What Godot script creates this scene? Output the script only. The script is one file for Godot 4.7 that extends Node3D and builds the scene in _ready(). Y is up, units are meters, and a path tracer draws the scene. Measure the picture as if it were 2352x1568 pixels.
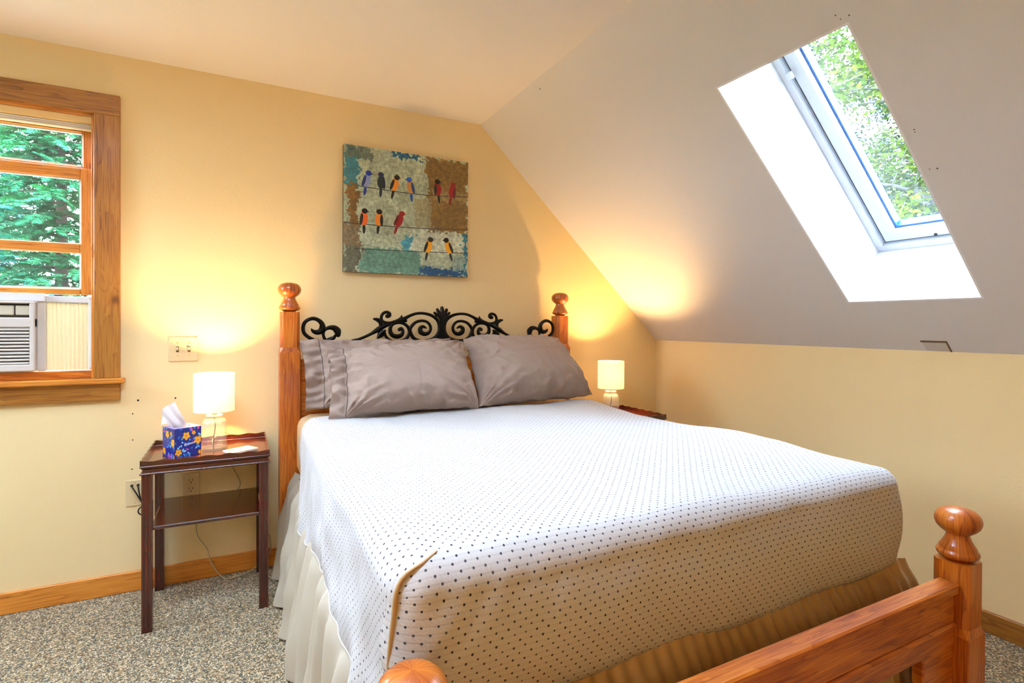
extends Node3D
# A bedroom under the roof: a pine bed with a cast scroll headboard, two lamps on small tables,
# a window with an air conditioner and a skylight in the sloped ceiling.

var M := {}
var rng := RandomNumberGenerator.new()
var noise := FastNoiseLite.new()

# room measures (metres)
const CEIL := 2.387
const RIDGE_X := 1.2786
const KNEE_X := 2.6436
const KNEE_H := 1.1007
const PITCH := 0.75576
const LEFT_RIDGE := -1.6
const LEFT_X := -2.965   # the left knee wall, LEFT_RIDGE - (KNEE_X - RIDGE_X)
const REAR_Z := 4.6

func _ready() -> void:
	rng.seed = 7
	noise.seed = 3
	noise.noise_type = FastNoiseLite.TYPE_SIMPLEX_SMOOTH
	noise.frequency = 1.0
	noise.fractal_type = FastNoiseLite.FRACTAL_NONE
	build_camera()
	build_light()
	build_materials()
	build_room()
	build_window()
	build_skylight()
	build_bed()
	build_bedding()
	build_pillows()
	build_nightstands()
	build_table_things()
	build_wall_things()
	build_outside()

# ---------------------------------------------------------------- camera, sky, exposure
func build_camera() -> void:
	var cam := Camera3D.new()
	cam.name = "camera"
	var f := 1228.01
	var near := 0.05
	cam.projection = Camera3D.PROJECTION_FRUSTUM
	cam.near = near
	cam.far = 200.0
	cam.size = near * 1568.0 / f
	cam.frustum_offset = Vector2(0, -29.51 / f * near)
	var yaw := 0.47412
	var pitch := -0.00717
	var roll := 0.005
	var fw := Vector3(sin(yaw) * cos(pitch), sin(pitch), -cos(yaw) * cos(pitch))
	var r := Vector3(cos(yaw), 0, sin(yaw))
	var u := r.cross(fw)
	var r2 := r * cos(roll) + u * sin(roll)
	var u2 := u * cos(roll) - r * sin(roll)
	add_child(cam)
	cam.transform = Transform3D(Basis(r2, u2, -fw), Vector3(0, 1.20392, 2.912))
	cam.current = true

func build_light() -> void:
	var we := WorldEnvironment.new()
	we.name = "world_environment"
	var e := Environment.new()
	e.background_mode = Environment.BG_SKY
	var sm := ProceduralSkyMaterial.new()
	sm.sky_top_color = Color(0.80, 0.89, 1.0)
	sm.sky_horizon_color = Color(0.97, 0.985, 1.0)
	sm.sky_curve = 0.2
	sm.sky_energy_multiplier = 6.0
	sm.ground_bottom_color = Color(0.30, 0.36, 0.26)
	sm.ground_horizon_color = Color(0.55, 0.60, 0.50)
	sm.ground_energy_multiplier = 6.0
	sm.sun_angle_max = 1.0
	var sky := Sky.new()
	sky.sky_material = sm
	e.sky = sky
	e.background_energy_multiplier = 1.0
	e.tonemap_mode = Environment.TONE_MAPPER_LINEAR
	e.tonemap_exposure = 0.83
	e.sdfgi_enabled = true
	e.ssao_enabled = true
	e.ssil_enabled = true
	we.environment = e
	add_child(we)

# ---------------------------------------------------------------- tools: nodes
var used := {}
func numbered(called: String) -> String:
	if not used.has(called):
		used[called] = 0
		return called
	used[called] += 1
	return "%s_%03d" % [called, used[called]]

func thing(called: String, label: String, category: String, at := Vector3.ZERO, group := "") -> Node3D:
	var o := Node3D.new()
	o.name = numbered(called)
	add_child(o)
	o.position = at
	o.set_meta("label", label)
	o.set_meta("category", category)
	if group != "":
		o.set_meta("group", group)
	return o

func structure(called: String, label := "") -> Node3D:
	var o := Node3D.new()
	o.name = called
	add_child(o)
	o.set_meta("kind", "structure")
	if label != "":
		o.set_meta("label", label)
	return o

# geometry is given in world coordinates, whatever the parent
func part(parent: Node3D, called: String, st: SurfaceTool, m: Material, label := "") -> MeshInstance3D:
	var o := MeshInstance3D.new()
	o.name = called
	o.mesh = st.commit()
	o.material_override = m
	parent.add_child(o, true)
	o.global_transform = Transform3D.IDENTITY
	if label != "":
		o.set_meta("label", label)
	return o

func struct_mesh(called: String, st: SurfaceTool, m: Material, label := "") -> MeshInstance3D:
	var o := part(self, called, st, m, label)
	o.set_meta("kind", "structure")
	return o

func copy_of(o: Node3D, label: String) -> Node3D:
	var c: Node3D = o.duplicate()
	c.name = numbered(String(o.name))
	add_child(c)
	c.set_meta("label", label)
	return c

# ---------------------------------------------------------------- tools: shapes
func mk() -> SurfaceTool:
	var st := SurfaceTool.new()
	st.begin(Mesh.PRIMITIVE_TRIANGLES)
	return st

func wood_uv(p: Vector3, n: Vector3, g: int, off: Vector2) -> Vector2:
	var a := [absf(n.x), absf(n.y), absf(n.z)]
	var k := 0
	if a[1] > a[k]: k = 1
	if a[2] > a[k]: k = 2
	var rest := []
	for i in 3:
		if i != k: rest.append(i)
	if g == rest[0]:
		return Vector2(p[rest[1]], p[rest[0]]) + off
	if g == rest[1]:
		return Vector2(p[rest[0]], p[rest[1]]) + off
	return Vector2(p[rest[0]], p[rest[1]] * 0.15) + off

func tri(st: SurfaceTool, a: Vector3, b: Vector3, c: Vector3, n: Vector3, g := 1, off := Vector2.ZERO) -> void:
	var order := [a, b, c]
	if (b - a).cross(c - a).dot(n) > 0.0:
		order = [a, c, b]
	for p in order:
		st.set_normal(n)
		st.set_uv(wood_uv(p, n, g, off))
		st.add_vertex(p)

func quad(st: SurfaceTool, a: Vector3, b: Vector3, c: Vector3, d: Vector3, n: Vector3, g := 1, off := Vector2.ZERO) -> void:
	tri(st, a, b, c, n, g, off)
	tri(st, a, c, d, n, g, off)

# box with bevelled edges; uv in metres of the box's own axes, v along axis g
func box(st: SurfaceTool, c: Vector3, size: Vector3, bev := 0.0, g := -1, bs := Basis.IDENTITY) -> void:
	var h := size * 0.5
	if g < 0:
		g = 0
		if size.y > size[g]: g = 1
		if size.z > size[g]: g = 2
	var off := Vector2(rng.randf() * 3.0, rng.randf() * 3.0)
	var b := minf(bev, minf(h.x, minf(h.y, h.z)) * 0.9)
	var L := []   # list of [points..., normal] in own axes
	for ax in 3:
		var u := (ax + 1) % 3
		var v := (ax + 2) % 3
		for s in [-1.0, 1.0]:
			var pts := []
			for q in [[-1, -1], [1, -1], [1, 1], [-1, 1]]:
				var p := Vector3.ZERO
				p[ax] = s * h[ax]
				p[u] = q[0] * (h[u] - b)
				p[v] = q[1] * (h[v] - b)
				pts.append(p)
			var n := Vector3.ZERO
			n[ax] = s
			L.append([pts, n])
		if b > 0.0:
			for su in [-1.0, 1.0]:
				for sv in [-1.0, 1.0]:
					var pts2 := []
					for q in [[-1, 0], [1, 0], [1, 1], [-1, 1]]:
						var p := Vector3.ZERO
						p[ax] = q[0] * (h[ax] - b)
						p[u] = su * (h[u] - (b if q[1] == 1 else 0.0))
						p[v] = sv * (h[v] - (b if q[1] == 0 else 0.0))
						pts2.append(p)
					var n2 := Vector3.ZERO
					n2[u] = su
					n2[v] = sv
					L.append([pts2, n2.normalized()])
	if b > 0.0:
		for sx in [-1.0, 1.0]:
			for sy in [-1.0, 1.0]:
				for sz in [-1.0, 1.0]:
					L.append([[Vector3(sx * h.x, sy * (h.y - b), sz * (h.z - b)), Vector3(sx * (h.x - b), sy * h.y, sz * (h.z - b)), Vector3(sx * (h.x - b), sy * (h.y - b), sz * h.z)], Vector3(sx, sy, sz).normalized()])
	for f in L:
		var pts: Array = f[0]
		var n: Vector3 = f[1]
		var uvn := n
		var P := []
		for p in pts:
			P.append([bs * p + c, wood_uv(p, uvn, g, off)])
		var wn := bs * n
		var idx := [[0, 1, 2]]
		if P.size() == 4: idx.append([0, 2, 3])
		for t in idx:
			var t2: Array = t
			var cr: Vector3 = (P[t[1]][0] - P[t[0]][0]).cross(P[t[2]][0] - P[t[0]][0])
			if cr.dot(wn) > 0.0: t2 = [t[0], t[2], t[1]]
			for i in t2:
				st.set_normal(wn)
				st.set_uv(P[i][1])
				st.add_vertex(P[i][0])

func box2(st: SurfaceTool, lo: Vector3, hi: Vector3, bev := 0.0, g := -1) -> void:
	box(st, (lo + hi) * 0.5, hi - lo, bev, g)

# solid of revolution about a vertical axis; prof = [r, y, r, y, ...] from bottom to top
func lathe(st: SurfaceTool, at: Vector3, prof: Array, seg := 32, bs := Basis.IDENTITY) -> void:
	var n := prof.size() / 2
	var nr := []
	for i in n - 1:
		var d := Vector2(prof[2 * i + 2] - prof[2 * i], prof[2 * i + 3] - prof[2 * i + 1])
		nr.append(Vector2(d.y, -d.x).normalized())
	var off := Vector2(rng.randf(), rng.randf())
	for i in n - 1:
		var n0: Vector2 = nr[i]
		var n1: Vector2 = nr[i]
		if i > 0 and nr[i - 1].dot(nr[i]) > 0.6: n0 = (nr[i - 1] + nr[i]).normalized()
		if i < n - 2 and nr[i + 1].dot(nr[i]) > 0.6: n1 = (nr[i + 1] + nr[i]).normalized()
		for k in seg:
			var V := []
			for q in [[0, k], [0, k + 1], [1, k + 1], [1, k]]:
				var a: float = TAU * q[1] / seg
				var r: float = prof[2 * (i + q[0])]
				var y: float = prof[2 * (i + q[0]) + 1]
				var nn: Vector2 = n1 if q[0] == 1 else n0
				V.append([at + bs * Vector3(cos(a) * r, y, sin(a) * r), bs * Vector3(cos(a) * nn.x, nn.y, sin(a) * nn.x), Vector2(q[1] * 0.3 / seg, y) + off])
			for t in [[0, 1, 2], [0, 2, 3]]:
				var A: Vector3 = V[t[0]][0]
				var B: Vector3 = V[t[1]][0]
				var C: Vector3 = V[t[2]][0]
				var cr := (B - A).cross(C - A)
				if cr.length_squared() < 1e-18: continue
				var t2: Array = t
				if cr.dot(V[t[0]][1] + V[t[1]][1] + V[t[2]][1]) > 0.0: t2 = [t[0], t[2], t[1]]
				for j in t2:
					st.set_normal(V[j][1])
					st.set_uv(V[j][2])
					st.add_vertex(V[j][0])

# rounded bar along a path with a radius at each point; flat < 1 squashes it along axis "up"
func tube(st: SurfaceTool, pts: Array, rad: Array, seg := 8, up := Vector3.ZERO, flat := 1.0) -> void:
	var n := pts.size()
	var T := []
	for i in n:
		var a: Vector3 = pts[maxi(i - 1, 0)]
		var b: Vector3 = pts[mini(i + 1, n - 1)]
		T.append((b - a).normalized())
	var side := Vector3.ZERO
	var rings := []
	var prev := up
	if prev == Vector3.ZERO:
		prev = Vector3.UP if absf(T[0].y) < 0.9 else Vector3.RIGHT
	for i in n:
		var t: Vector3 = T[i]
		var bn := (prev - t * prev.dot(t)).normalized()
		side = t.cross(bn).normalized()
		if up == Vector3.ZERO: prev = bn
		var ring := []
		var r: float = rad[i] if i < rad.size() else rad[rad.size() - 1]
		for k in seg:
			var a := TAU * k / seg
			var d := side * cos(a) + bn * sin(a) * flat
			var nn := (side * cos(a) * flat + bn * sin(a)).normalized()
			ring.append([pts[i] + d * r, nn])
		rings.append(ring)
	for i in n - 1:
		for k in seg:
			var k2 := (k + 1) % seg
			var V := [rings[i][k], rings[i][k2], rings[i + 1][k2], rings[i + 1][k]]
			smooth_quad(st, V)
	for e in [[0, -1.0], [n - 1, 1.0]]:
		var ring: Array = rings[e[0]]
		var nn: Vector3 = T[e[0]] * e[1]
		for k in seg:
			tri(st, pts[e[0]], ring[k][0], ring[(k + 1) % seg][0], nn)

func smooth_quad(st: SurfaceTool, V: Array) -> void:
	for t in [[0, 1, 2], [0, 2, 3]]:
		var A: Vector3 = V[t[0]][0]
		var cr: Vector3 = (V[t[1]][0] - A).cross(V[t[2]][0] - A)
		var t2: Array = t
		if cr.dot(V[t[0]][1] + V[t[1]][1] + V[t[2]][1]) > 0.0: t2 = [t[0], t[2], t[1]]
		for j in t2:
			st.set_normal(V[j][1])
			st.set_uv(Vector2(V[j][0].x, V[j][0].y))
			st.add_vertex(V[j][0])

func curve_pts(P: Array, per := 6) -> Array:
	var out := []
	var n := P.size()
	for i in n - 1:
		var p0: Vector3 = P[maxi(i - 1, 0)]
		var p1: Vector3 = P[i]
		var p2: Vector3 = P[i + 1]
		var p3: Vector3 = P[mini(i + 2, n - 1)]
		for k in per:
			var t := float(k) / per
			out.append(p1.cubic_interpolate(p2, p0, p3, t))
	out.append(P[n - 1])
	return out

# sheet of nu x nv points with smooth normals
func grid(st: SurfaceTool, P: PackedVector3Array, UV: PackedVector2Array, nu: int, nv: int, outward: Vector3, base := 0) -> int:
	var flip := 0.0
	var N := PackedVector3Array()
	N.resize(nu * nv)
	for i in nu:
		for j in nv:
			var du := P[mini(i + 1, nu - 1) * nv + j] - P[maxi(i - 1, 0) * nv + j]
			var dv := P[i * nv + mini(j + 1, nv - 1)] - P[i * nv + maxi(j - 1, 0)]
			var n := du.cross(dv)
			N[i * nv + j] = n
			flip += n.dot(outward)
	var sgn := 1.0 if flip >= 0.0 else -1.0
	for k in nu * nv:
		var n := N[k] * sgn
		st.set_normal(n.normalized() if n.length_squared() > 1e-20 else outward)
		st.set_uv(UV[k])
		st.add_vertex(P[k])
	for i in nu - 1:
		for j in nv - 1:
			var a := base + i * nv + j
			var b := a + nv
			if sgn > 0:
				for x in [a, b + 1, b, a, a + 1, b + 1]: st.add_index(x)
			else:
				for x in [a, b, b + 1, a, b + 1, a + 1]: st.add_index(x)
	return base + nu * nv

# upright prism: polygon [x, z, ...] from y0 to y1
func prism(st: SurfaceTool, poly: Array, y0: float, y1: float, at := Vector3.ZERO) -> void:
	var n := poly.size() / 2
	var pv := PackedVector2Array()
	for i in n: pv.append(Vector2(poly[2 * i], poly[2 * i + 1]))
	var off := Vector2(rng.randf() * 3.0, rng.randf() * 3.0)
	var area := 0.0
	for i in n: area += pv[i].cross(pv[(i + 1) % n])
	for i in n:
		var a := pv[i]
		var b := pv[(i + 1) % n]
		var d := (b - a).normalized()
		var nn := Vector3(d.y, 0, -d.x) * (1.0 if area > 0 else -1.0)
		quad(st, at + Vector3(a.x, y0, a.y), at + Vector3(b.x, y0, b.y), at + Vector3(b.x, y1, b.y), at + Vector3(a.x, y1, a.y), nn, 1, off)
	var idx := Geometry2D.triangulate_polygon(pv)
	for k in idx.size() / 3:
		var a := pv[idx[3 * k]]
		var b := pv[idx[3 * k + 1]]
		var c := pv[idx[3 * k + 2]]
		tri(st, at + Vector3(a.x, y1, a.y), at + Vector3(b.x, y1, b.y), at + Vector3(c.x, y1, c.y), Vector3.UP)
		tri(st, at + Vector3(a.x, y0, a.y), at + Vector3(b.x, y0, b.y), at + Vector3(c.x, y0, c.y), Vector3.DOWN)

func disc(st: SurfaceTool, c: Vector3, n: Vector3, r: float, depth: float, seg := 12) -> void:
	var b := Basis.looking_at(n, Vector3.UP if absf(n.y) < 0.9 else Vector3.RIGHT)
	var a0 := []
	for k in seg: a0.append(c + b * Vector3(cos(TAU * k / seg), sin(TAU * k / seg), 0) * r)
	for k in seg:
		var p: Vector3 = a0[k]
		var q: Vector3 = a0[(k + 1) % seg]
		tri(st, c + n * depth, p + n * depth, q + n * depth, n)
		quad(st, p, q, q + n * depth, p + n * depth, ((p + q) * 0.5 - c).normalized())

# ---------------------------------------------------------------- tools: materials
func mat(col: Color, rough := 0.6, metal := 0.0) -> StandardMaterial3D:
	var m := StandardMaterial3D.new()
	m.albedo_color = col
	m.roughness = rough
	m.metallic = metal
	return m

func layer(w: int, h: int, freq: float, sd: int, w2: int, h2: int, oct := 3) -> PackedByteArray:
	var n := FastNoiseLite.new()
	n.seed = sd
	n.noise_type = FastNoiseLite.TYPE_SIMPLEX_SMOOTH
	n.frequency = freq
	n.fractal_octaves = oct
	var im := n.get_seamless_image(w, h)
	if w2 != w or h2 != h: im.resize(w2, h2, Image.INTERPOLATE_CUBIC)
	im.convert(Image.FORMAT_L8)
	return im.get_data()

func tex(w: int, h: int, data: PackedByteArray) -> ImageTexture:
	var im := Image.create_from_data(w, h, false, Image.FORMAT_RGB8, data)
	im.generate_mipmaps()
	return ImageTexture.create_from_image(im)

func gray_tex(w: int, h: int, data: PackedByteArray) -> ImageTexture:
	return ImageTexture.create_from_image(Image.create_from_data(w, h, false, Image.FORMAT_L8, data))

func wood_texture(dark: Color, mid: Color, light: Color, rings: int, sd: int, knots: int) -> ImageTexture:
	var W := 512
	var H := 1024
	var a := layer(256, 32, 0.02, sd, W, H)
	var b := layer(512, 48, 0.12, sd + 1, W, H, 2)
	var c := layer(256, 256, 0.012, sd + 2, W, H)
	var ramp := PackedByteArray()
	for i in 256:
		var t := i / 255.0
		var col := dark.lerp(mid, t * 2.0) if t < 0.5 else mid.lerp(light, t * 2.0 - 1.0)
		ramp.append_array([int(col.r * 255), int(col.g * 255), int(col.b * 255)])
	var kn := []
	var rg := RandomNumberGenerator.new()
	rg.seed = sd
	for k in knots: kn.append([rg.randi_range(60, W - 60), rg.randi_range(80, H - 80), rg.randf_range(9, 17)])
	var out := PackedByteArray()
	out.resize(W * H * 3)
	for y in H:
		for x in W:
			var i := y * W + x
			var ph := float(x) / W * rings + (a[i] - 128) / 128.0 * 1.6 + (c[i] - 128) / 128.0 * 0.8
			var fr := ph - floorf(ph)
			var v := 0.60 - 0.30 * pow(fr, 4.0) + (b[i] - 128) / 128.0 * 0.30 + (c[i] - 128) / 128.0 * 0.22
			for q in kn:
				var dx: float = (x - q[0]) / float(q[2])
				var dy: float = (y - q[1]) / (q[2] * 1.1)
				var d: float = dx * dx + dy * dy
				if d < 6.0: v -= 0.75 * exp(-d * 0.9)
			var k := clampi(int(v * 255), 0, 255) * 3
			out[i * 3] = ramp[k]
			out[i * 3 + 1] = ramp[k + 1]
			out[i * 3 + 2] = ramp[k + 2]
	return tex(W, H, out)

func wood_mat(t: ImageTexture, rough: float, coat: float) -> StandardMaterial3D:
	var m := mat(Color.WHITE, rough)
	m.albedo_texture = t
	m.uv1_scale = Vector3(1.0 / 0.35, 1.0 / 1.1, 1)
	if coat > 0:
		m.clearcoat_enabled = true
		m.clearcoat = coat
		m.clearcoat_roughness = 0.12
	return m

func paint(col: Color, sd: int, amount: float) -> StandardMaterial3D:
	# rolled wall paint: a fine orange-peel relief and a faint mottle
	var m := mat(col, 0.75)
	var a := layer(256, 256, 0.08, sd, 256, 256)
	m.heightmap_enabled = true
	m.heightmap_texture = gray_tex(256, 256, a)
	m.heightmap_scale = amount
	m.uv1_scale = Vector3(3, 3, 3)
	return m

func build_materials() -> void:
	M.wall = paint(Color(0.93, 0.84, 0.63), 11, 0.03)
	M.ceiling = paint(Color(0.87, 0.86, 0.85), 12, 0.03)
	M.white_paint = mat(Color(0.93, 0.935, 0.94), 0.5)
	M.white_vinyl = mat(Color(0.90, 0.91, 0.92), 0.35)
	M.grey_vinyl = mat(Color(0.62, 0.66, 0.70), 0.4)
	M.rubber = mat(Color(0.05, 0.06, 0.07), 0.6)
	M.blue_seal = mat(Color(0.05, 0.28, 0.52), 0.5)
	M.pine = wood_mat(wood_texture(Color(0.46, 0.18, 0.04), Color(0.69, 0.35, 0.085), Color(0.85, 0.53, 0.18), 4, 21, 1), 0.35, 0.35)
	M.trim = wood_mat(wood_texture(Color(0.38, 0.21, 0.06), Color(0.59, 0.38, 0.13), Color(0.69, 0.48, 0.19), 3, 31, 2), 0.42, 0.25)
	M.trim_light = wood_mat(wood_texture(Color(0.55, 0.30, 0.08), Color(0.80, 0.50, 0.17), Color(0.87, 0.60, 0.26), 3, 41, 1), 0.4, 0.25)
	M.mahogany = wood_mat(wood_texture(Color(0.09, 0.018, 0.012), Color(0.26, 0.055, 0.03), Color(0.38, 0.11, 0.055), 4, 51, 0), 0.25, 0.9)
	M.iron = mat(Color(0.018, 0.018, 0.02), 0.32, 0.6)
	M.pane = mat(Color(0.9, 0.95, 1.0, 0.015), 0.02)
	M.pane.transparency = BaseMaterial3D.TRANSPARENCY_ALPHA
	M.lamp_glass = mat(Color(0.95, 0.97, 0.95, 0.10), 0.03)
	M.lamp_glass.transparency = BaseMaterial3D.TRANSPARENCY_ALPHA
	M.cream_plastic = mat(Color(0.86, 0.78, 0.60), 0.4)
	M.ac_plastic = mat(Color(0.83, 0.81, 0.78), 0.45)
	M.pleat = mat(Color(0.86, 0.80, 0.64), 0.5)
	M.pleat.backlight_enabled = true
	M.pleat.backlight = Color(0.30, 0.28, 0.22)
	M.black_plastic = mat(Color(0.02, 0.02, 0.02), 0.4)
	M.steel = mat(Color(0.75, 0.75, 0.74), 0.3, 1.0)
	M.brass = mat(Color(0.80, 0.70, 0.52), 0.3, 1.0)
	M.paper = mat(Color(0.93, 0.92, 0.89), 0.7)
	M.tissue = mat(Color(0.94, 0.94, 0.95), 0.9)
	M.tissue.backlight_enabled = true
	M.tissue.backlight = Color(0.5, 0.5, 0.5)
	M.cord = mat(Color(0.70, 0.64, 0.48), 0.4)
	M.hole = mat(Color(0.10, 0.08, 0.06), 0.9)
	M.speck = mat(Color(0.38, 0.33, 0.28), 0.9)
	M.shade = mat(Color(0.97, 0.965, 0.95), 0.8)
	M.shade.backlight_enabled = true
	M.shade.backlight = Color(0.9, 0.9, 0.9)
	M.bulb = mat(Color(1, 1, 1), 0.5)
	M.bulb.emission_enabled = true
	M.bulb.emission = Color(1.0, 0.80, 0.52)
	M.bulb.emission_energy_multiplier = 4.0
	M.tan = mat(Color(0.72, 0.60, 0.42), 0.85)
	M.sheet = mat(Color(0.76, 0.66, 0.50), 0.85)
	# pillowcases: smooth woven cotton
	M.cotton = mat(Color(0.60, 0.525, 0.475), 0.85)
	var wv := PackedByteArray()
	wv.resize(64 * 64)
	for y in 64:
		for x in 64:
			wv[y * 64 + x] = int(128 + 60 * sin(x * TAU / 4.0) * (1 if (y / 2) % 2 == 0 else -1))
	M.cotton.heightmap_enabled = true
	M.cotton.heightmap_texture = gray_tex(64, 64, wv)
	M.cotton.heightmap_scale = 0.012
	M.cotton.uv1_scale = Vector3(60, 60, 1)
	M.cotton.rim_enabled = true
	M.cotton.rim = 0.3
	M.skirt = mat(Color(0.70, 0.66, 0.58), 0.7)
	M.satin = mat(Color(0.66, 0.53, 0.34), 0.36)
	build_spread_material()
	build_carpet_material()

func build_spread_material() -> void:
	# woven cover: 23 x 24 mm lattice of small dark dots, fine ribs between
	var W := 512
	var out := PackedByteArray()
	out.resize(W * W * 3)
	var hh := PackedByteArray()
	hh.resize(W * W)
	var a := layer(256, 256, 0.05, 61, W, W)
	var b := layer(W, 64, 0.2, 62, W, W, 2)
	var rg := RandomNumberGenerator.new()
	rg.seed = 5
	var dots := []
	for i in 4:
		for j in 8:
			dots.append([i * 128.0 + (64.0 if j % 2 == 1 else 0.0) + rg.randf_range(-4, 4), j * 64.0 + rg.randf_range(-4, 4), rg.randf_range(10.0, 13.5), rg.randf_range(0.75, 1.0)])
	for y in W:
		var rib := 0.5 + 0.5 * cos(y * TAU / 64.0)
		for x in W:
			var i := y * W + x
			var v := 0.79 - 0.03 * (a[i] / 255.0) + 0.02 * (b[i] / 255.0 - 0.5)
			var col := Vector3(v, v * 0.99, v * 0.975)
			var h := 0.35 + 0.3 * (a[i] / 255.0) + 0.25 * (b[i] / 255.0)
			h -= 0.25 * pow(rib, 6.0)
			col *= 1.0 - 0.05 * pow(rib, 6.0)
			hh[i] = clampi(int(h * 255), 0, 255)
			out[i * 3] = int(col.x * 255)
			out[i * 3 + 1] = int(col.y * 255)
			out[i * 3 + 2] = int(col.z * 255)
	for d in dots:
		for dy in range(-15, 16):
			for dx in range(-15, 16):
				var r := sqrt(dx * dx + dy * dy)
				var t: float = clampf(d[2] - r, 0, 2) / 2.0 * d[3]
				if t <= 0: continue
				var x := posmod(int(d[0]) + dx, W)
				var y := posmod(int(d[1]) + dy, W)
				var i := y * W + x
				out[i * 3] = int(lerpf(out[i * 3], 42, t))
				out[i * 3 + 1] = int(lerpf(out[i * 3 + 1], 42, t))
				out[i * 3 + 2] = int(lerpf(out[i * 3 + 2], 56, t))
	M.spread = mat(Color.WHITE, 0.9)
	M.spread.albedo_texture = tex(W, W, out)
	M.spread.heightmap_enabled = true
	M.spread.heightmap_texture = gray_tex(W, W, hh)
	M.spread.heightmap_scale = 0.08
	M.spread.uv1_scale = Vector3(1.0 / 0.092, 1.0 / 0.096, 1)

func build_carpet_material() -> void:
	# loop carpet: short yarn flecks of beige, tan, grey-green, brown and slate, laid over one another
	var W := 640
	var pal := [Color(0.70, 0.62, 0.47), Color(0.60, 0.52, 0.38), Color(0.40, 0.41, 0.36), Color(0.76, 0.69, 0.56), Color(0.30, 0.32, 0.30), Color(0.66, 0.57, 0.42), Color(0.55, 0.40, 0.24), Color(0.78, 0.73, 0.63), Color(0.36, 0.33, 0.26), Color(0.68, 0.62, 0.50), Color(0.45, 0.42, 0.33), Color(0.63, 0.56, 0.43)]
	var out := PackedByteArray()
	out.resize(W * W * 3)
	var hh := PackedByteArray()
	hh.resize(W * W)
	for i in W * W:
		out[i * 3] = 92
		out[i * 3 + 1] = 84
		out[i * 3 + 2] = 66
		hh[i] = 40
	var rg := RandomNumberGenerator.new()
	rg.seed = 77
	for k in 17000:
		var cx := rg.randf() * W
		var cy := rg.randf() * W
		var an := rg.randf() * PI
		var ca := cos(an)
		var sa := sin(an)
		var la := rg.randf_range(3.6, 5.4)
		var lb := rg.randf_range(2.0, 2.9)
		var col: Color = pal[rg.randi() % pal.size()]
		var v := rg.randf_range(0.98, 1.26)
		for dy in range(-5, 6):
			for dx in range(-5, 6):
				var a := (dx * ca + dy * sa) / la
				var b := (dy * ca - dx * sa) / lb
				var d := a * a + b * b
				if d > 1.0: continue
				var i := posmod(int(cy) + dy, W) * W + posmod(int(cx) + dx, W)
				out[i * 3] = clampi(int(col.r * v * 255), 0, 255)
				out[i * 3 + 1] = clampi(int(col.g * v * 255), 0, 255)
				out[i * 3 + 2] = clampi(int(col.b * v * 255), 0, 255)
				hh[i] = int(80 + 170 * sqrt(1.0 - d))
	M.carpet = mat(Color.WHITE, 0.95)
	M.carpet.albedo_texture = tex(W, W, out)
	M.carpet.heightmap_enabled = true
	M.carpet.heightmap_texture = gray_tex(W, W, hh)
	M.carpet.heightmap_scale = 0.3
	M.carpet.uv1_scale = Vector3(1.0 / 0.5, 1.0 / 0.5, 1)

# ---------------------------------------------------------------- the room
# point on the right slope: s metres up the slope from the knee wall, off metres out of the room
func slope_pt(s: float, z: float, off := 0.0, side := 1.0) -> Vector3:
	var x := KNEE_X - cos(PITCH) * s + sin(PITCH) * off
	var y := KNEE_H + sin(PITCH) * s + cos(PITCH) * off
	if side < 0:
		x = LEFT_RIDGE - (x - RIDGE_X)
	return Vector3(x, y, z)

func slope_basis(side := 1.0) -> Basis:
	# x up the slope, y out of the room, z along the room
	var up := Vector3(-cos(PITCH) * side, sin(PITCH), 0)
	var out := Vector3(sin(PITCH) * side, cos(PITCH), 0)
	return Basis(up, out, up.cross(out))

func slope_box(st: SurfaceTool, s0: float, s1: float, z0: float, z1: float, o0: float, o1: float, bev := 0.0, side := 1.0) -> void:
	box(st, slope_pt((s0 + s1) * 0.5, (z0 + z1) * 0.5, (o0 + o1) * 0.5, side), Vector3(absf(s1 - s0), absf(o1 - o0), absf(z1 - z0)), bev, -1, slope_basis(side))

func slope_slab(holes: Array, side: float) -> SurfaceTool:
	var st := mk()
	var zc := -0.14
	for h in holes:
		slope_box(st, -0.3, 2.25, zc, h[2], 0, 0.34, 0, side)
		slope_box(st, -0.3, h[0], h[2], h[3], 0, 0.34, 0, side)
		slope_box(st, h[1], 2.25, h[2], h[3], 0, 0.34, 0, side)
		zc = h[3]
	slope_box(st, -0.3, 2.25, zc, REAR_Z + 0.14, 0, 0.34, 0, side)
	return st

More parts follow.
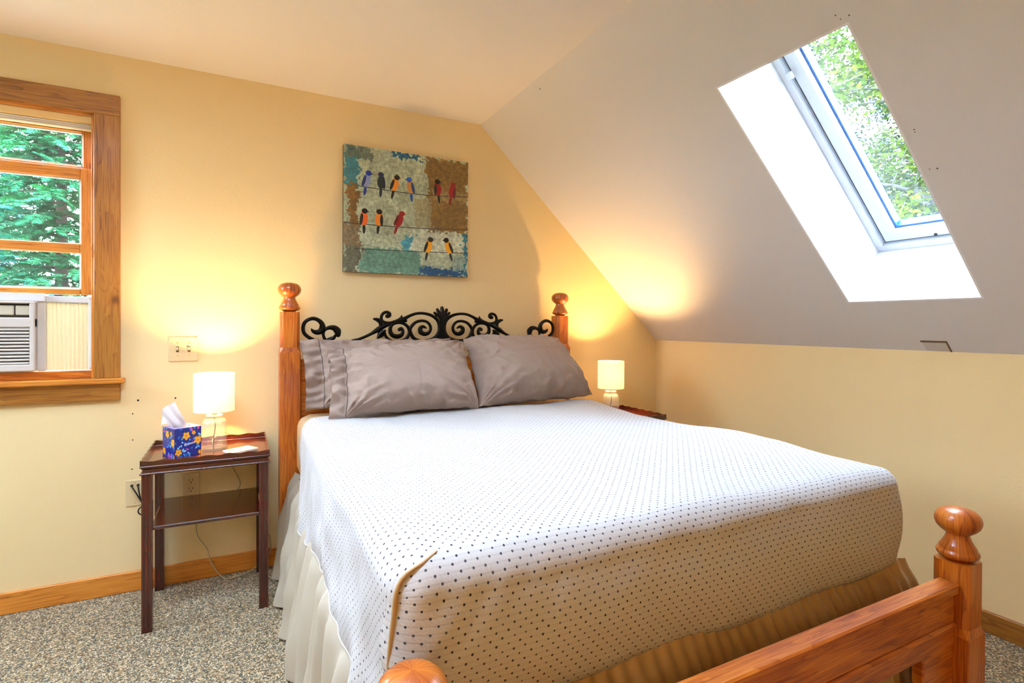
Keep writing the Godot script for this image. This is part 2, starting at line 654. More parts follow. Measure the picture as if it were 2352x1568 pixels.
func build_room() -> void:
	var lk := LEFT_X
	var st := mk()
	quad(st, Vector3(lk, 0, 0), Vector3(KNEE_X, 0, 0), Vector3(KNEE_X, 0, REAR_Z), Vector3(lk, 0, REAR_Z), Vector3.UP, 2)
	box2(st, Vector3(lk - 0.1, -0.2, -0.1), Vector3(KNEE_X + 0.1, -0.002, REAR_Z + 0.1))
	struct_mesh("floor", st, M.carpet, "flecked beige and grey-green carpet")
	# back wall round the window opening
	st = mk()
	var wx0 := -1.425
	var wx1 := -0.556
	var wy0 := 0.955
	var wy1 := 2.112
	box2(st, Vector3(lk - 0.3, -0.2, -0.14), Vector3(wx0, 2.7, 0))
	box2(st, Vector3(wx1, -0.2, -0.14), Vector3(KNEE_X + 0.3, 2.7, 0))
	box2(st, Vector3(wx0, -0.2, -0.14), Vector3(wx1, wy0, 0))
	box2(st, Vector3(wx0, wy1, -0.14), Vector3(wx1, 2.7, 0))
	var wb := struct_mesh("wall_back", st, M.wall, "cream yellow painted wall")
	for h in [[-0.256, 0.857, 0.004], [-0.399, 0.855, 0.0045], [-0.419, 0.796, 0.003], [-0.419, 0.678, 0.0028], [-0.422, 0.547, 0.0032]]:
		st = mk()
		disc(st, Vector3(h[0], h[1], -0.001), Vector3(0, 0, 1), h[2], 0.0015, 8)
		part(wb, "nail_hole", st, M.hole)
	st = mk()
	box2(st, Vector3(KNEE_X, -0.2, -0.14), Vector3(KNEE_X + 0.14, 1.25, REAR_Z + 0.14))
	struct_mesh("wall_right", st, M.wall, "low cream knee wall under the slope")
	st = mk()
	box2(st, Vector3(lk - 0.14, -0.2, -0.14), Vector3(lk, 1.25, REAR_Z + 0.14))
	struct_mesh("wall_left", st, M.wall)
	st = mk()
	box2(st, Vector3(lk - 0.3, -0.2, REAR_Z), Vector3(KNEE_X + 0.3, 2.7, REAR_Z + 0.14))
	struct_mesh("wall_rear", st, M.wall)
	st = mk()
	# round the added roof light over the left half of the room
	box2(st, Vector3(LEFT_RIDGE - 0.15, CEIL, -0.14), Vector3(RIDGE_X + 0.15, CEIL + 0.3, 1.3))
	box2(st, Vector3(LEFT_RIDGE - 0.15, CEIL, 2.05), Vector3(RIDGE_X + 0.15, CEIL + 0.3, REAR_Z + 0.14))
	box2(st, Vector3(LEFT_RIDGE - 0.15, CEIL, 1.3), Vector3(-0.9, CEIL + 0.3, 2.05))
	box2(st, Vector3(0.2, CEIL, 1.3), Vector3(RIDGE_X + 0.15, CEIL + 0.3, 2.05))
	struct_mesh("ceiling", st, M.ceiling, "flat off-white ceiling")
	var sl := struct_mesh("ceiling_slope", slope_slab([[0.302, 1.45, 1.472, 1.963]], 1.0), M.ceiling, "sloped off-white ceiling with the skylight")
	for d in [[1.83, 0.641, 0.005], [1.484, 1.939, 0.003], [1.467, 1.947, 0.0025], [1.466, 1.971, 0.003], [1.049, 1.994, 0.003], [1.04, 1.993, 0.0025], [0.891, 2.005, 0.004], [0.895, 1.985, 0.0025]]:
		st = mk()
		disc(st, slope_pt(d[0], d[1], 0.001), -slope_basis().y, d[2] * 0.75, 0.0016, 8)
		part(sl, "nail_hole", st, M.speck)
	# torn joint tape at the foot of the slope
	st = mk()
	slope_box(st, 0.003, 0.062, 1.68, 1.765, -0.0015, 0.001, 0.0005)
	part(sl, "torn_tape", st, mat(Color(0.80, 0.765, 0.73), 0.9), "torn patch of joint tape")
	st = mk()
	slope_box(st, 0.056, 0.066, 1.675, 1.772, -0.0025, 0.001, 0.0008)
	slope_box(st, 0.0, 0.066, 1.766, 1.772, -0.0025, 0.001, 0.0008)
	part(sl, "tape_edge", st, mat(Color(0.42, 0.34, 0.25), 0.9))
	struct_mesh("ceiling_slope_left", slope_slab([[0.5, 1.6, 0.25, 0.95]], -1.0), M.ceiling)
	# baseboards
	st = mk()
	box2(st, Vector3(lk, 0, 0), Vector3(0.19, 0.089, 0.014), 0.003)
	box2(st, Vector3(0.19, 0, 0), Vector3(KNEE_X, 0.089, 0.014), 0.003)
	struct_mesh("baseboard_back", st, M.trim_light, "honey pine baseboard along the headboard wall")
	st = mk()
	box2(st, Vector3(KNEE_X - 0.014, 0, 0.014), Vector3(KNEE_X, 0.083, REAR_Z), 0.003)
	struct_mesh("baseboard_right", st, M.trim, "pine baseboard along the knee wall")

# ---------------------------------------------------------------- the window on the left
func build_window() -> void:
	var w := structure("window_1", "pine double-hung window in the cream wall")
	w.position = Vector3(-0.99, 0.95, 0)
	var x0 := -1.425
	var x1 := -0.556
	var st := mk()
	box2(st, Vector3(x1, 0.961, 0), Vector3(-0.463, 2.112, 0.02), 0.002)
	part(w, "side_casing", st, M.trim)
	st = mk()
	box2(st, Vector3(x0 - 0.093, 0.961, 0), Vector3(x0, 2.112, 0.02), 0.002)
	part(w, "side_casing", st, M.trim)
	st = mk()
	box2(st, Vector3(x0 - 0.093, 2.112, 0), Vector3(-0.463, 2.202, 0.022), 0.002)
	part(w, "head_casing", st, M.trim)
	st = mk()
	box2(st, Vector3(x0 - 0.11, 0.938, -0.14), Vector3(-0.446, 0.961, 0.042), 0.004)
	part(w, "stool", st, M.trim_light)
	st = mk()
	box2(st, Vector3(x0 - 0.093, 0.862, 0), Vector3(-0.463, 0.938, 0.018), 0.002)
	part(w, "apron", st, M.trim)
	for xx in [[x0, x0 + 0.012], [x1 - 0.012, x1]]:
		st = mk()
		box2(st, Vector3(xx[0], 0.961, -0.14), Vector3(xx[1], 2.112, -0.001), 0.001)
		part(w, "jamb", st, M.trim_light)
	st = mk()
	box2(st, Vector3(x0, 2.1, -0.14), Vector3(x1, 2.112, -0.001), 0.001)
	part(w, "head_jamb", st, M.trim_light)
	# a raised strip of sill under the air conditioner
	st = mk()
	box2(st, Vector3(x0 + 0.012, 0.961, -0.11), Vector3(x1 - 0.012, 0.995, -0.012), 0.002)
	part(w, "sill_strip", st, M.pine)
	sash(w, "upper_sash", x0 + 0.014, x1 - 0.014, 1.865, 2.1, -0.105, -0.07, 0.042, 0.055, 0.03, [])
	sash(w, "lower_sash", x0 + 0.014, x1 - 0.014, 1.326, 1.879, -0.066, -0.032, 0.042, 0.046, 0.025, [1.529])
	# rolled shade under the head
	var b := thing("window_shade", "cream fabric shade pulled up under the head of the pine window", "window shade", Vector3(-0.99, 2.03, -0.015))
	st = mk()
	box2(st, Vector3(x0 + 0.015, 2.066, -0.03), Vector3(x1 - 0.006, 2.1, -0.003), 0.004)
	part(b, "headrail", st, mat(Color(0.88, 0.74, 0.48), 0.5))
	for k in 3:
		st = mk()
		box2(st, Vector3(x0 + 0.02, 2.040 + k * 0.0085, -0.028), Vector3(x1 - 0.012, 2.0475 + k * 0.0085, -0.006), 0.003)
		part(b, "fold", st, mat(Color(0.88, 0.84, 0.76), 0.8))
	build_air_conditioner()

func sash(w: Node3D, called: String, x0: float, x1: float, y0: float, y1: float, z0: float, z1: float, stile: float, top: float, bottom: float, bars: Array) -> void:
	var s := Node3D.new()
	s.name = called
	w.add_child(s, true)
	s.global_position = Vector3((x0 + x1) * 0.5, y0, z0)
	var st := mk()
	for xx in [[x0, x0 + stile], [x1 - stile, x1]]:
		st = mk()
		box2(st, Vector3(xx[0], y0, z0), Vector3(xx[1], y1, z1), 0.003)
		part(s, "stile", st, M.trim_light)
	st = mk()
	box2(st, Vector3(x0 + stile, y1 - top, z0), Vector3(x1 - stile, y1, z1), 0.003)
	part(s, "top_rail", st, M.trim_light)
	st = mk()
	box2(st, Vector3(x0 + stile, y0, z0), Vector3(x1 - stile, y0 + bottom, z1), 0.003)
	part(s, "bottom_rail", st, M.trim_light)
	for yb in bars:
		st = mk()
		box2(st, Vector3(x0 + stile, yb - 0.021, z0 + 0.004), Vector3(x1 - stile, yb + 0.021, z1 - 0.002), 0.004)
		part(s, "glazing_bar", st, M.trim_light)
	# white glazing bead round the pane
	st = mk()
	var zm := (z0 + z1) * 0.5
	for q in [[x0 + stile, y0 + bottom, x0 + stile + 0.006, y1 - top], [x1 - stile - 0.006, y0 + bottom, x1 - stile, y1 - top], [x0 + stile, y0 + bottom, x1 - stile, y0 + bottom + 0.007], [x0 + stile, y1 - top - 0.005, x1 - stile, y1 - top]]:
		box2(st, Vector3(q[0], q[1], zm - 0.008), Vector3(q[2], q[3], zm + 0.006))
	part(s, "glazing_bead", st, M.white_vinyl)
	st = mk()
	box2(st, Vector3(x0 + stile, y0 + bottom, zm - 0.002), Vector3(x1 - stile, y1 - top, zm + 0.002))
	part(s, "pane", st, M.pane)

func build_air_conditioner() -> void:
	var t := thing("air_conditioner", "white window air conditioner with dark louvre slots under the lower sash", "air conditioner", Vector3(-0.99, 0.995, -0.1))
	var xl := -1.225
	var xr := -0.757
	var y0 := 0.998
	var y1 := 1.292
	var st := mk()
	# housing behind the face, out through the window
	box2(st, Vector3(xl + 0.01, y0 + 0.002, -0.42), Vector3(xr - 0.01, y1 + 0.02, -0.03), 0.008)
	part(t, "housing", st, M.ac_plastic)
	st = mk()
	box2(st, Vector3(xl, y0, -0.03), Vector3(xr, 1.028, 0.006), 0.005)
	box2(st, Vector3(xl, 1.181, -0.03), Vector3(xr, 1.224, 0.006), 0.005)
	box2(st, Vector3(xl, 1.282, -0.03), Vector3(xr, y1, 0.006), 0.004)
	box2(st, Vector3(xl, 1.02, -0.03), Vector3(xl + 0.018, 1.29, 0.0055), 0.004)
	box2(st, Vector3(xr - 0.018, 1.02, -0.03), Vector3(xr, 1.29, 0.0055), 0.004)
	part(t, "front_frame", st, M.ac_plastic)
	st = mk()
	box2(st, Vector3(xl + 0.01, 1.02, -0.029), Vector3(xr - 0.01, 1.19, -0.022))
	part(t, "grille_back", st, M.black_plastic, "black opening behind the slats")
	for k in 11:
		st = mk()
		var yy := 1.0325 + k * 0.0141
		box(st, Vector3((xl + xr) * 0.5, yy, -0.004), Vector3(xr - xl - 0.036, 0.0085, 0.016), 0.002, 0, Basis(Vector3.RIGHT, -0.25))
		part(t, "slat", st, M.ac_plastic)
	var cp := mk()
	box2(cp, Vector3(xl + 0.02, 1.228, -0.03), Vector3(xr - 0.012, 1.280, -0.012), 0.002)
	var panel := part(t, "air_outlet", cp, mat(Color(0.16, 0.15, 0.14), 0.5), "dark framed air outlet")
	for k in 4:
		st = mk()
		var xa := -0.770 - 0.052 * (k + 1)
		box2(st, Vector3(xa, 1.234, -0.014), Vector3(xa + 0.047, 1.274, -0.006), 0.003)
		part(panel, "vane", st, mat(Color(0.78, 0.76, 0.68), 0.45))
	# mounting frame and pleated side panels
	st = mk()
	box2(st, Vector3(xl - 0.03, 1.292, -0.06), Vector3(xr + 0.03, 1.327, -0.01), 0.003)
	part(t, "top_channel", st, M.white_vinyl)
	for side in [1, -1]:
		var a := xr if side == 1 else xl - 0.19
		var b := xr + 0.19 if side == 1 else xl
		var f := mk()
		box2(f, Vector3(a, 1.29, -0.05), Vector3(b, 1.318, -0.028), 0.002)
		box2(f, Vector3((b - 0.016) if side == 1 else a, 0.997, -0.05), Vector3(b if side == 1 else a + 0.016, 1.318, -0.026), 0.002)
		var pf := part(t, "side_panel_frame", f, M.white_vinyl)
		st = mk()
		var e0 := xr if side == 1 else xl - 0.03
		box2(st, Vector3(e0, 0.997, -0.045), Vector3(e0 + 0.03, 1.295, -0.018), 0.004)
		part(t, "side_channel", st, M.ac_plastic)
		# pleated curtain
		var g := mk()
		var nu := 61
		var P := PackedVector3Array()
		var UV := PackedVector2Array()
		var c0 := a + (0.03 if side == 1 else 0.016)
		var c1 := b - (0.016 if side == 1 else 0.03)
		for i in nu:
			var u := float(i) / (nu - 1)
			var zz := -0.04 + 0.006 * (asin(sin(u * TAU * 10.0)) / (PI * 0.5))
			for j in 2:
				P.append(Vector3(lerpf(c0, c1, u), 0.998 if j == 0 else 1.291, zz))
				UV.append(Vector2(u, j))
		grid(g, P, UV, nu, 2, Vector3(0, 0, 1))
		part(t, "pleated_curtain", g, M.pleat, "pleated translucent side curtain")
		for yy in [1.309, 1.004]:
			st = mk()
			disc(st, Vector3(b - 0.01 if side == 1 else a + 0.01, yy, -0.027), Vector3(0, 0, 1), 0.003, 0.002, 8)
			part(pf, "screw", st, M.steel)

# ---------------------------------------------------------------- the skylight
func build_skylight() -> void:
	skylight("window_2", 0.302, 1.45, 1.472, 1.963, 1.0)
	skylight("added_window_3", 0.5, 1.6, 0.25, 0.95, -1.0)  # unseen skylight added in the left slope for cool light on the bed
	# unseen roof light, added in the flat ceiling to brighten the bed top
	var w := structure("added_window_4")
	w.position = Vector3(-0.35, CEIL + 0.3, 1.675)
	var st := mk()
	for q in [[-0.9, 0.2, 1.3, 1.36], [-0.9, 0.2, 1.99, 2.05], [-0.9, -0.84, 1.36, 1.99], [0.14, 0.2, 1.36, 1.99]]:
		box2(st, Vector3(q[0], CEIL + 0.24, q[2]), Vector3(q[1], CEIL + 0.33, q[3]), 0.003)
	var fr := part(w, "frame", st, M.white_vinyl)
	st = mk()
	box2(st, Vector3(-0.84, CEIL + 0.29, 1.36), Vector3(0.14, CEIL + 0.294, 1.99))
	part(fr, "pane", st, M.pane)

func skylight(called: String, s0: float, s1: float, z0: float, z1: float, side: float) -> void:
	var w := structure(called, "white framed skylight at the end of a deep white shaft" if side > 0 else "")
	w.position = slope_pt((s0 + s1) * 0.5, (z0 + z1) * 0.5, 0, side)
	var t := 0.008
	for q in [[s0, s1, z0, z0 + t], [s0, s1, z1 - t, z1], [s0, s0 + t, z0 + t, z1 - t], [s1 - t, s1, z0 + t, z1 - t]]:
		var st := mk()
		slope_box(st, q[0], q[1], q[2], q[3], 0.0, 0.34, 0.0, side)
		part(w, "shaft_panel", st, M.white_paint)
	s0 += t
	s1 -= t
	z0 += t
	z1 -= t
	# fixed frame, a dark gasket groove, then the sash with its pane
	var steps := [["frame", 0.0, 0.028, 0.325, 0.40, M.white_vinyl], ["groove_liner", 0.028, 0.032, 0.345, 0.41, M.grey_vinyl], ["gasket", 0.032, 0.037, 0.36, 0.415, M.rubber], ["sash", 0.037, 0.085, 0.345, 0.425, M.white_vinyl], ["pane_seal", 0.085, 0.094, 0.375, 0.42, M.blue_seal]]
	for q in steps:
		var st := mk()
		var a: float = q[1]
		var b: float = q[2]
		slope_box(st, s0 + a, s0 + b, z0 + a, z1 - a, q[3], q[4], 0.002, side)
		slope_box(st, s1 - b, s1 - a, z0 + a, z1 - a, q[3], q[4], 0.002, side)
		slope_box(st, s0 + b, s1 - b, z0 + a, z0 + b, q[3], q[4], 0.002, side)
		slope_box(st, s0 + b, s1 - b, z1 - b, z1 - a, q[3], q[4], 0.002, side)
		part(w, q[0], st, q[5])
	var g := mk()
	slope_box(g, s0 + 0.08, s1 - 0.08, z0 + 0.08, z1 - 0.08, 0.40, 0.404, 0, side)
	part(w, "pane", g, M.pane)
	g = mk()
	disc(g, slope_pt(s0 + 0.045, (z0 + z1) * 0.5 + 0.0, 0.345, side), -slope_basis(side).y, 0.006, 0.004, 10)
	part(w, "screw", g, M.rubber)
	g = mk()
	slope_box(g, s1 - 0.2, s1 - 0.17, z0 + 0.02, z0 + 0.05, 0.318, 0.33, 0.002, side)
	part(w, "shade_bracket", g, M.white_vinyl)

# ---------------------------------------------------------------- the bed
const PX := [0.2235, 1.7665]
const PS := 0.0465

func post(t: Node3D, x: float, z: float, top: float) -> void:
	var st := mk()
	# square post, its corners cut off in a stopped chamfer at the top
	var s := PS
	var c := 0.013
	var cut := 0.17
	var lo := top - cut
	box2(st, Vector3(x - s, 0, z - s), Vector3(x + s, lo - 0.02, z + s), 0.003, 1)
	var k := s - 0.0035
	var oct := [k - c, -k, k, -k + c, k, k - c, k - c, k, -k + c, k, -k, k - c, -k, -k + c, -k + c, -k]
	prism(st, oct, lo, top, Vector3(x, 0, z))
	# the lamb's tongue between square and chamfer
	var off := Vector2(rng.randf(), rng.randf())
	for i in 8:
		var a := Vector2(oct[2 * i], oct[2 * i + 1])
		var b := Vector2(oct[(2 * i + 2) % 16], oct[(2 * i + 3) % 16])
		var qa := Vector2(signf(a.x) * s, signf(a.y) * s)
		var qb := Vector2(signf(b.x) * s, signf(b.y) * s)
		var n := Vector3((a + b).x, 0.02, (a + b).y).normalized()
		var A := Vector3(x + a.x, lo, z + a.y)
		var B := Vector3(x + b.x, lo, z + b.y)
		tri(st, A, B, Vector3(x + qa.x, lo - 0.03, z + qa.y), n, 1, off)
		if qa.distance_to(qb) > 0.001:
			tri(st, B, Vector3(x + qa.x, lo - 0.03, z + qa.y), Vector3(x + qb.x, lo - 0.03, z + qb.y), n, 1, off)
	var p := part(t, "post", st, M.pine)
	st = mk()
	var pr := [0.0, 0.0, 0.026, 0.0, 0.030, 0.006, 0.043, 0.010, 0.0465, 0.014, 0.0485, 0.020, 0.0465, 0.026, 0.043, 0.029, 0.042, 0.031, 0.0425, 0.034, 0.036, 0.045, 0.030, 0.056, 0.0265, 0.066, 0.0262, 0.072, 0.032, 0.076, 0.041, 0.083, 0.0485, 0.092, 0.0522, 0.102, 0.0528, 0.110, 0.051, 0.119, 0.046, 0.128, 0.037, 0.136, 0.025, 0.1405, 0.012, 0.1425, 0.0, 0.143]
	lathe(st, Vector3(x, top, z), pr, 40)
	part(p, "finial", st, M.pine, "turned mushroom knob")

func build_bed() -> void:
	var t := thing("bed", "orange pine post bed with turned knobs and a black scroll headboard", "bed", Vector3(0.995, 0, 1.15))
	for x in PX:
		post(t, x, 0.116, 1.26)
		post(t, x, 2.167, 0.565)
	var xa := PX[0] + PS
	var xb := PX[1] - PS
	# footboard
	var fb := Node3D.new()
	fb.name = "footboard"
	t.add_child(fb)
	fb.global_position = Vector3(0.995, 0.08, 2.167)
	var st := mk()
	box2(st, Vector3(xa, 0.488, 2.143), Vector3(xb, 0.517, 2.192), 0.004)
	part(fb, "cap_rail", st, M.pine)
	st = mk()
	box2(st, Vector3(xa, 0.41, 2.150), Vector3(xb, 0.489, 2.181), 0.003)
	part(fb, "upper_board", st, M.pine)
	st = mk()
	box2(st, Vector3(xa, 0.398, 2.150), Vector3(xb, 0.412, 2.189), 0.006)
	part(fb, "bead", st, M.pine)
	st = mk()
	box2(st, Vector3(xa, 0.347, 2.150), Vector3(xb, 0.399, 2.181), 0.003)
	part(fb, "lower_board", st, M.pine)
	for xx in [[xa, xa + 0.148], [xb - 0.148, xb]]:
		st = mk()
		box2(st, Vector3(xx[0], 0.2, 2.150), Vector3(xx[1], 0.347, 2.179), 0.004)
		part(fb, "stile", st, M.pine)
	st = mk()
	box2(st, Vector3(xa, 0.08, 2.150), Vector3(xb, 0.2, 2.181), 0.003)
	part(fb, "bottom_rail", st, M.pine)
	for xx in [[0.238, 0.262], [1.728, 1.752]]:
		st = mk()
		box2(st, Vector3(xx[0], 0.18, 0.16), Vector3(xx[1], 0.34, 2.122), 0.003)
		part(t, "side_rail", st, M.pine)
	st = mk()
	box2(st, Vector3(xa, 0.3, 0.10), Vector3(xb, 1.03, 0.132), 0.004)
	part(t, "headboard_panel", st, M.pine)
	build_scrolls(t)

func build_scrolls(t: Node3D) -> void:
	var hb := Node3D.new()
	hb.name = "scroll_headboard"
	t.add_child(hb)
	hb.global_position = Vector3(1.0, 1.03, 0.117)
	hb.set_meta("label", "black cast iron scrollwork between the head posts")
	# millimetres from the middle, and up from the floor; radii in millimetres
	var C := {
		"outer_scroll": [[-520, 1030, -560, 1080, -627, 1114, -657, 1120, -688, 1137, -709, 1157, -715, 1181, -709, 1207, -693, 1223, -669, 1230, -646, 1223, -628, 1205, -625, 1184, -633, 1168, -652, 1162, -669, 1168, -676, 1178], [6, 7, 8, 7.5, 7, 7, 7, 7, 7, 7.5, 8, 10, 13, 12, 10, 7, 3]],
		"small_scroll": [[-560, 1080, -606, 1120, -618, 1139, -621, 1159, -613, 1175, -593, 1185, -568, 1183, -553, 1168, -550, 1149], [7, 6, 6, 6, 6.5, 8, 12, 15, 10]],
		"scroll_leaf": [[-615, 1112, -590, 1126, -572, 1134, -560, 1152], [9, 9, 8, 4]],
		"arm": [[-560, 1080, -520, 1101, -476, 1118, -450, 1125, -418, 1138, -385, 1154, -351, 1175, -325, 1190, -287, 1207, -249, 1219, -204, 1224], [7, 7, 7, 6, 6, 6.5, 11, 10, 8, 8, 8]],
		"ring_scroll": [[-345, 1168, -318, 1160, -309, 1141, -290, 1120, -259, 1110, -221, 1115, -195, 1133, -183, 1161, -191, 1189, -214, 1208, -242, 1213, -270, 1206, -284, 1189, -285, 1165, -273, 1146, -249, 1139, -226, 1147, -218, 1166, -226, 1180, -237, 1176], [6, 6, 6, 7, 7, 7, 7, 7, 7, 7, 7, 7.5, 8, 9, 9.5, 10, 9, 7.5, 8, 8]],
		"great_scroll": [[-181, 1178, -173, 1151, -154, 1126, -121, 1114, -81, 1115, -44, 1129, -20, 1157, -13, 1189, -24, 1225, -56, 1251, -100, 1263, -143, 1262, -179, 1250, -204, 1237, -236, 1224], [8, 8, 8, 8, 8, 8, 8, 9, 8, 7, 6, 6, 6.5, 8, 9]],
		"inner_scroll": [[-181, 1178, -168, 1197, -147, 1215, -118, 1223, -89, 1219, -69, 1201, -65, 1177, -78, 1157, -100, 1152, -120, 1163, -123, 1182, -107, 1192, -89, 1184], [8, 7.5, 6.5, 6, 6, 6.5, 7, 8, 9.5, 11, 10, 7, 3]],
		"curl": [[-302, 1246, -291, 1250, -291, 1260, -304, 1267, -323, 1260, -333, 1241, -328, 1221, -308, 1211, -280, 1211, -249, 1221, -230, 1233, -224, 1251], [9, 9, 8, 6.5, 6.5, 6.5, 6.5, 7, 7, 8, 8, 2]],
		"leaf": [[-372, 1231, -350, 1225, -336, 1209, -338, 1185, -345, 1165], [4, 9, 9, 7, 8]],
		"leaf_knot": [[-352, 1132, -340, 1146, -331, 1156, -314, 1170], [4, 13, 15, 6]],
		"leaf_point": [[-228, 1228, -212, 1224, -196, 1218], [10, 9, 2]],
	}
	for nm in C:
		for side in [1.0, -1.0]:
			var P := []
			var c: Array = C[nm][0]
			for i in c.size() / 2:
				P.append(Vector3(1.0 + side * c[2 * i] * 0.001, c[2 * i + 1] * 0.001, 0.117))
			var rr: Array = C[nm][1]
			var Q := curve_pts(P, 5)
			var R := []
			for i in Q.size():
				var f := i / 5.0
				var i0 := mini(int(f), rr.size() - 1)
				var i1 := mini(i0 + 1, rr.size() - 1)
				R.append(lerpf(rr[i0], rr[i1], f - int(f)) * 0.00125)
			var st := mk()
			tube(st, Q, R, 10, Vector3(0, 0, 1), 0.8)
			for e in [0, Q.size() - 1]:
				ball(st, Q[e], R[e], 0.8)
			part(hb, nm, st, M.iron)
	# the middle: a spreading foot and a palmette of lobes
	var st := mk()
	var foot := [-62, 1100, -38, 1128, -17, 1160, -11, 1190, -16, 1222, 0, 1240, 16, 1222, 11, 1190, 17, 1160, 38, 1128, 62, 1100]
	var pv := PackedVector2Array()
	for i in foot.size() / 2: pv.append(Vector2(1.0 + foot[2 * i] * 0.001, foot[2 * i + 1] * 0.001))
	var idx := Geometry2D.triangulate_polygon(pv)
	for zz in [0.108, 0.126]:
		for k in idx.size() / 3:
			tri(st, Vector3(pv[idx[3 * k]].x, pv[idx[3 * k]].y, zz), Vector3(pv[idx[3 * k + 1]].x, pv[idx[3 * k + 1]].y, zz), Vector3(pv[idx[3 * k + 2]].x, pv[idx[3 * k + 2]].y, zz), Vector3(0, 0, signf(zz - 0.117)))
	for i in pv.size():
		var a := pv[i]
		var b := pv[(i + 1) % pv.size()]
		var d := (b - a).normalized()
		var nn := Vector3(d.y, -d.x, 0)
		if nn.dot(Vector3((a + b).x * 0.5 - 1.0, (a + b).y * 0.5 - 1.16, 0)) < 0: nn = -nn
		quad(st, Vector3(a.x, a.y, 0.108), Vector3(b.x, b.y, 0.108), Vector3(b.x, b.y, 0.126), Vector3(a.x, a.y, 0.126), nn)
	part(hb, "centre_foot", st, M.iron)
	for q in [[-19, 1246, -43, 1267, 7], [-14, 1258, -27, 1285, 8], [0, 1264, 0, 1294, 10], [14, 1258, 27, 1285, 8], [19, 1246, 43, 1267, 7], [-9, 1250, -36, 1252, 5], [9, 1250, 36, 1252, 5]]:
		st = mk()
		var Q := curve_pts([Vector3(1.0, 1.218, 0.12), Vector3(1.0 + q[0] * 0.001, q[1] * 0.001, 0.126), Vector3(1.0 + q[2] * 0.001, q[3] * 0.001, 0.118)], 6)
		var R := []
		for i in Q.size():
			var f := float(i) / (Q.size() - 1)
			R.append(q[4] * 0.001 * (0.45 + 0.75 * sin(f * 2.2)))
		tube(st, Q, R, 10, Vector3(0, 0, 1), 0.75)
		ball(st, Q[-1], R[-1], 0.75)
		part(hb, "palmette_lobe", st, M.iron)

func ball(st: SurfaceTool, c: Vector3, r: float, flat := 1.0) -> void:
	for i in 5:
		for k in 10:
			var V := []
			for q in [[i, k], [i, k + 1], [i + 1, k + 1], [i + 1, k]]:
				var th: float = PI * q[0] / 5.0
				var a: float = TAU * q[1] / 10.0
				var d := Vector3(sin(th) * cos(a), cos(th), sin(th) * sin(a))
				V.append([c + Vector3(d.x, d.y, d.z * flat) * r, d])
			smooth_quad(st, V)

# ---------------------------------------------------------------- mattress, cover, skirt
const XL := 0.235
const XR := 1.735
const YT := 0.800
const YB := 0.490
const ZF := 2.065
const RC := 0.06

func ruffle(p: Vector3, big: float, small: float) -> float:
	return noise.get_noise_3d(p.x * 1.9, p.y * 1.9, p.z * 1.9) * big + noise.get_noise_3d(p.x * 9 + 40, p.y * 9, p.z * 6) * small

func rounded_box(st: SurfaceTool, lo: Vector3, hi: Vector3, r: float) -> void:
	# box with round edges: a cube's faces pushed out from an inner core
	var n := 14
	var base := 0
	for ax in 3:
		for s in [-1.0, 1.0]:
			var P := PackedVector3Array()
			var UV := PackedVector2Array()
			var u := (ax + 1) % 3
			var v := (ax + 2) % 3
			for i in n:
				for j in n:
					var q := Vector3.ZERO
					q[ax] = s
					q[u] = soft(i, n)
					q[v] = soft(j, n)
					var p := (lo + hi) * 0.5
					p += q * (hi - lo) * 0.5
					var core := p.clamp(lo + Vector3.ONE * r, hi - Vector3.ONE * r)
					var d := p - core
					P.append(core + d.normalized() * r)
					UV.append(Vector2(p[u], p[v]))
			var o := Vector3.ZERO
			o[ax] = s
			base = grid(st, P, UV, n, n, o, base)

func soft(i: int, n: int) -> float:
	var t := 2.0 * i / (n - 1) - 1.0
	return signf(t) * (1.0 - pow(1.0 - absf(t), 2.2))

func build_bedding() -> void:
	var t := thing("box_spring", "plain box spring hidden behind the bed skirt", "box spring", Vector3(0.995, 0.2, 1.1))
	var st := mk()
	box2(st, Vector3(0.27, 0.2, 0.17), Vector3(1.72, 0.485, 2.04), 0.02)
	part(t, "body", st, M.tan)
	t = thing("mattress", "mattress in a beige fitted sheet under the dotted bedspread", "mattress", Vector3(0.995, 0.485, 1.1))
	st = mk()
	rounded_box(st, Vector3(XL + 0.012, 0.487, 0.17), Vector3(XR - 0.012, YT - 0.022, ZF - 0.02), 0.06)
	part(t, "fitted_sheet", st, M.sheet)
	build_spread()
	build_skirt()

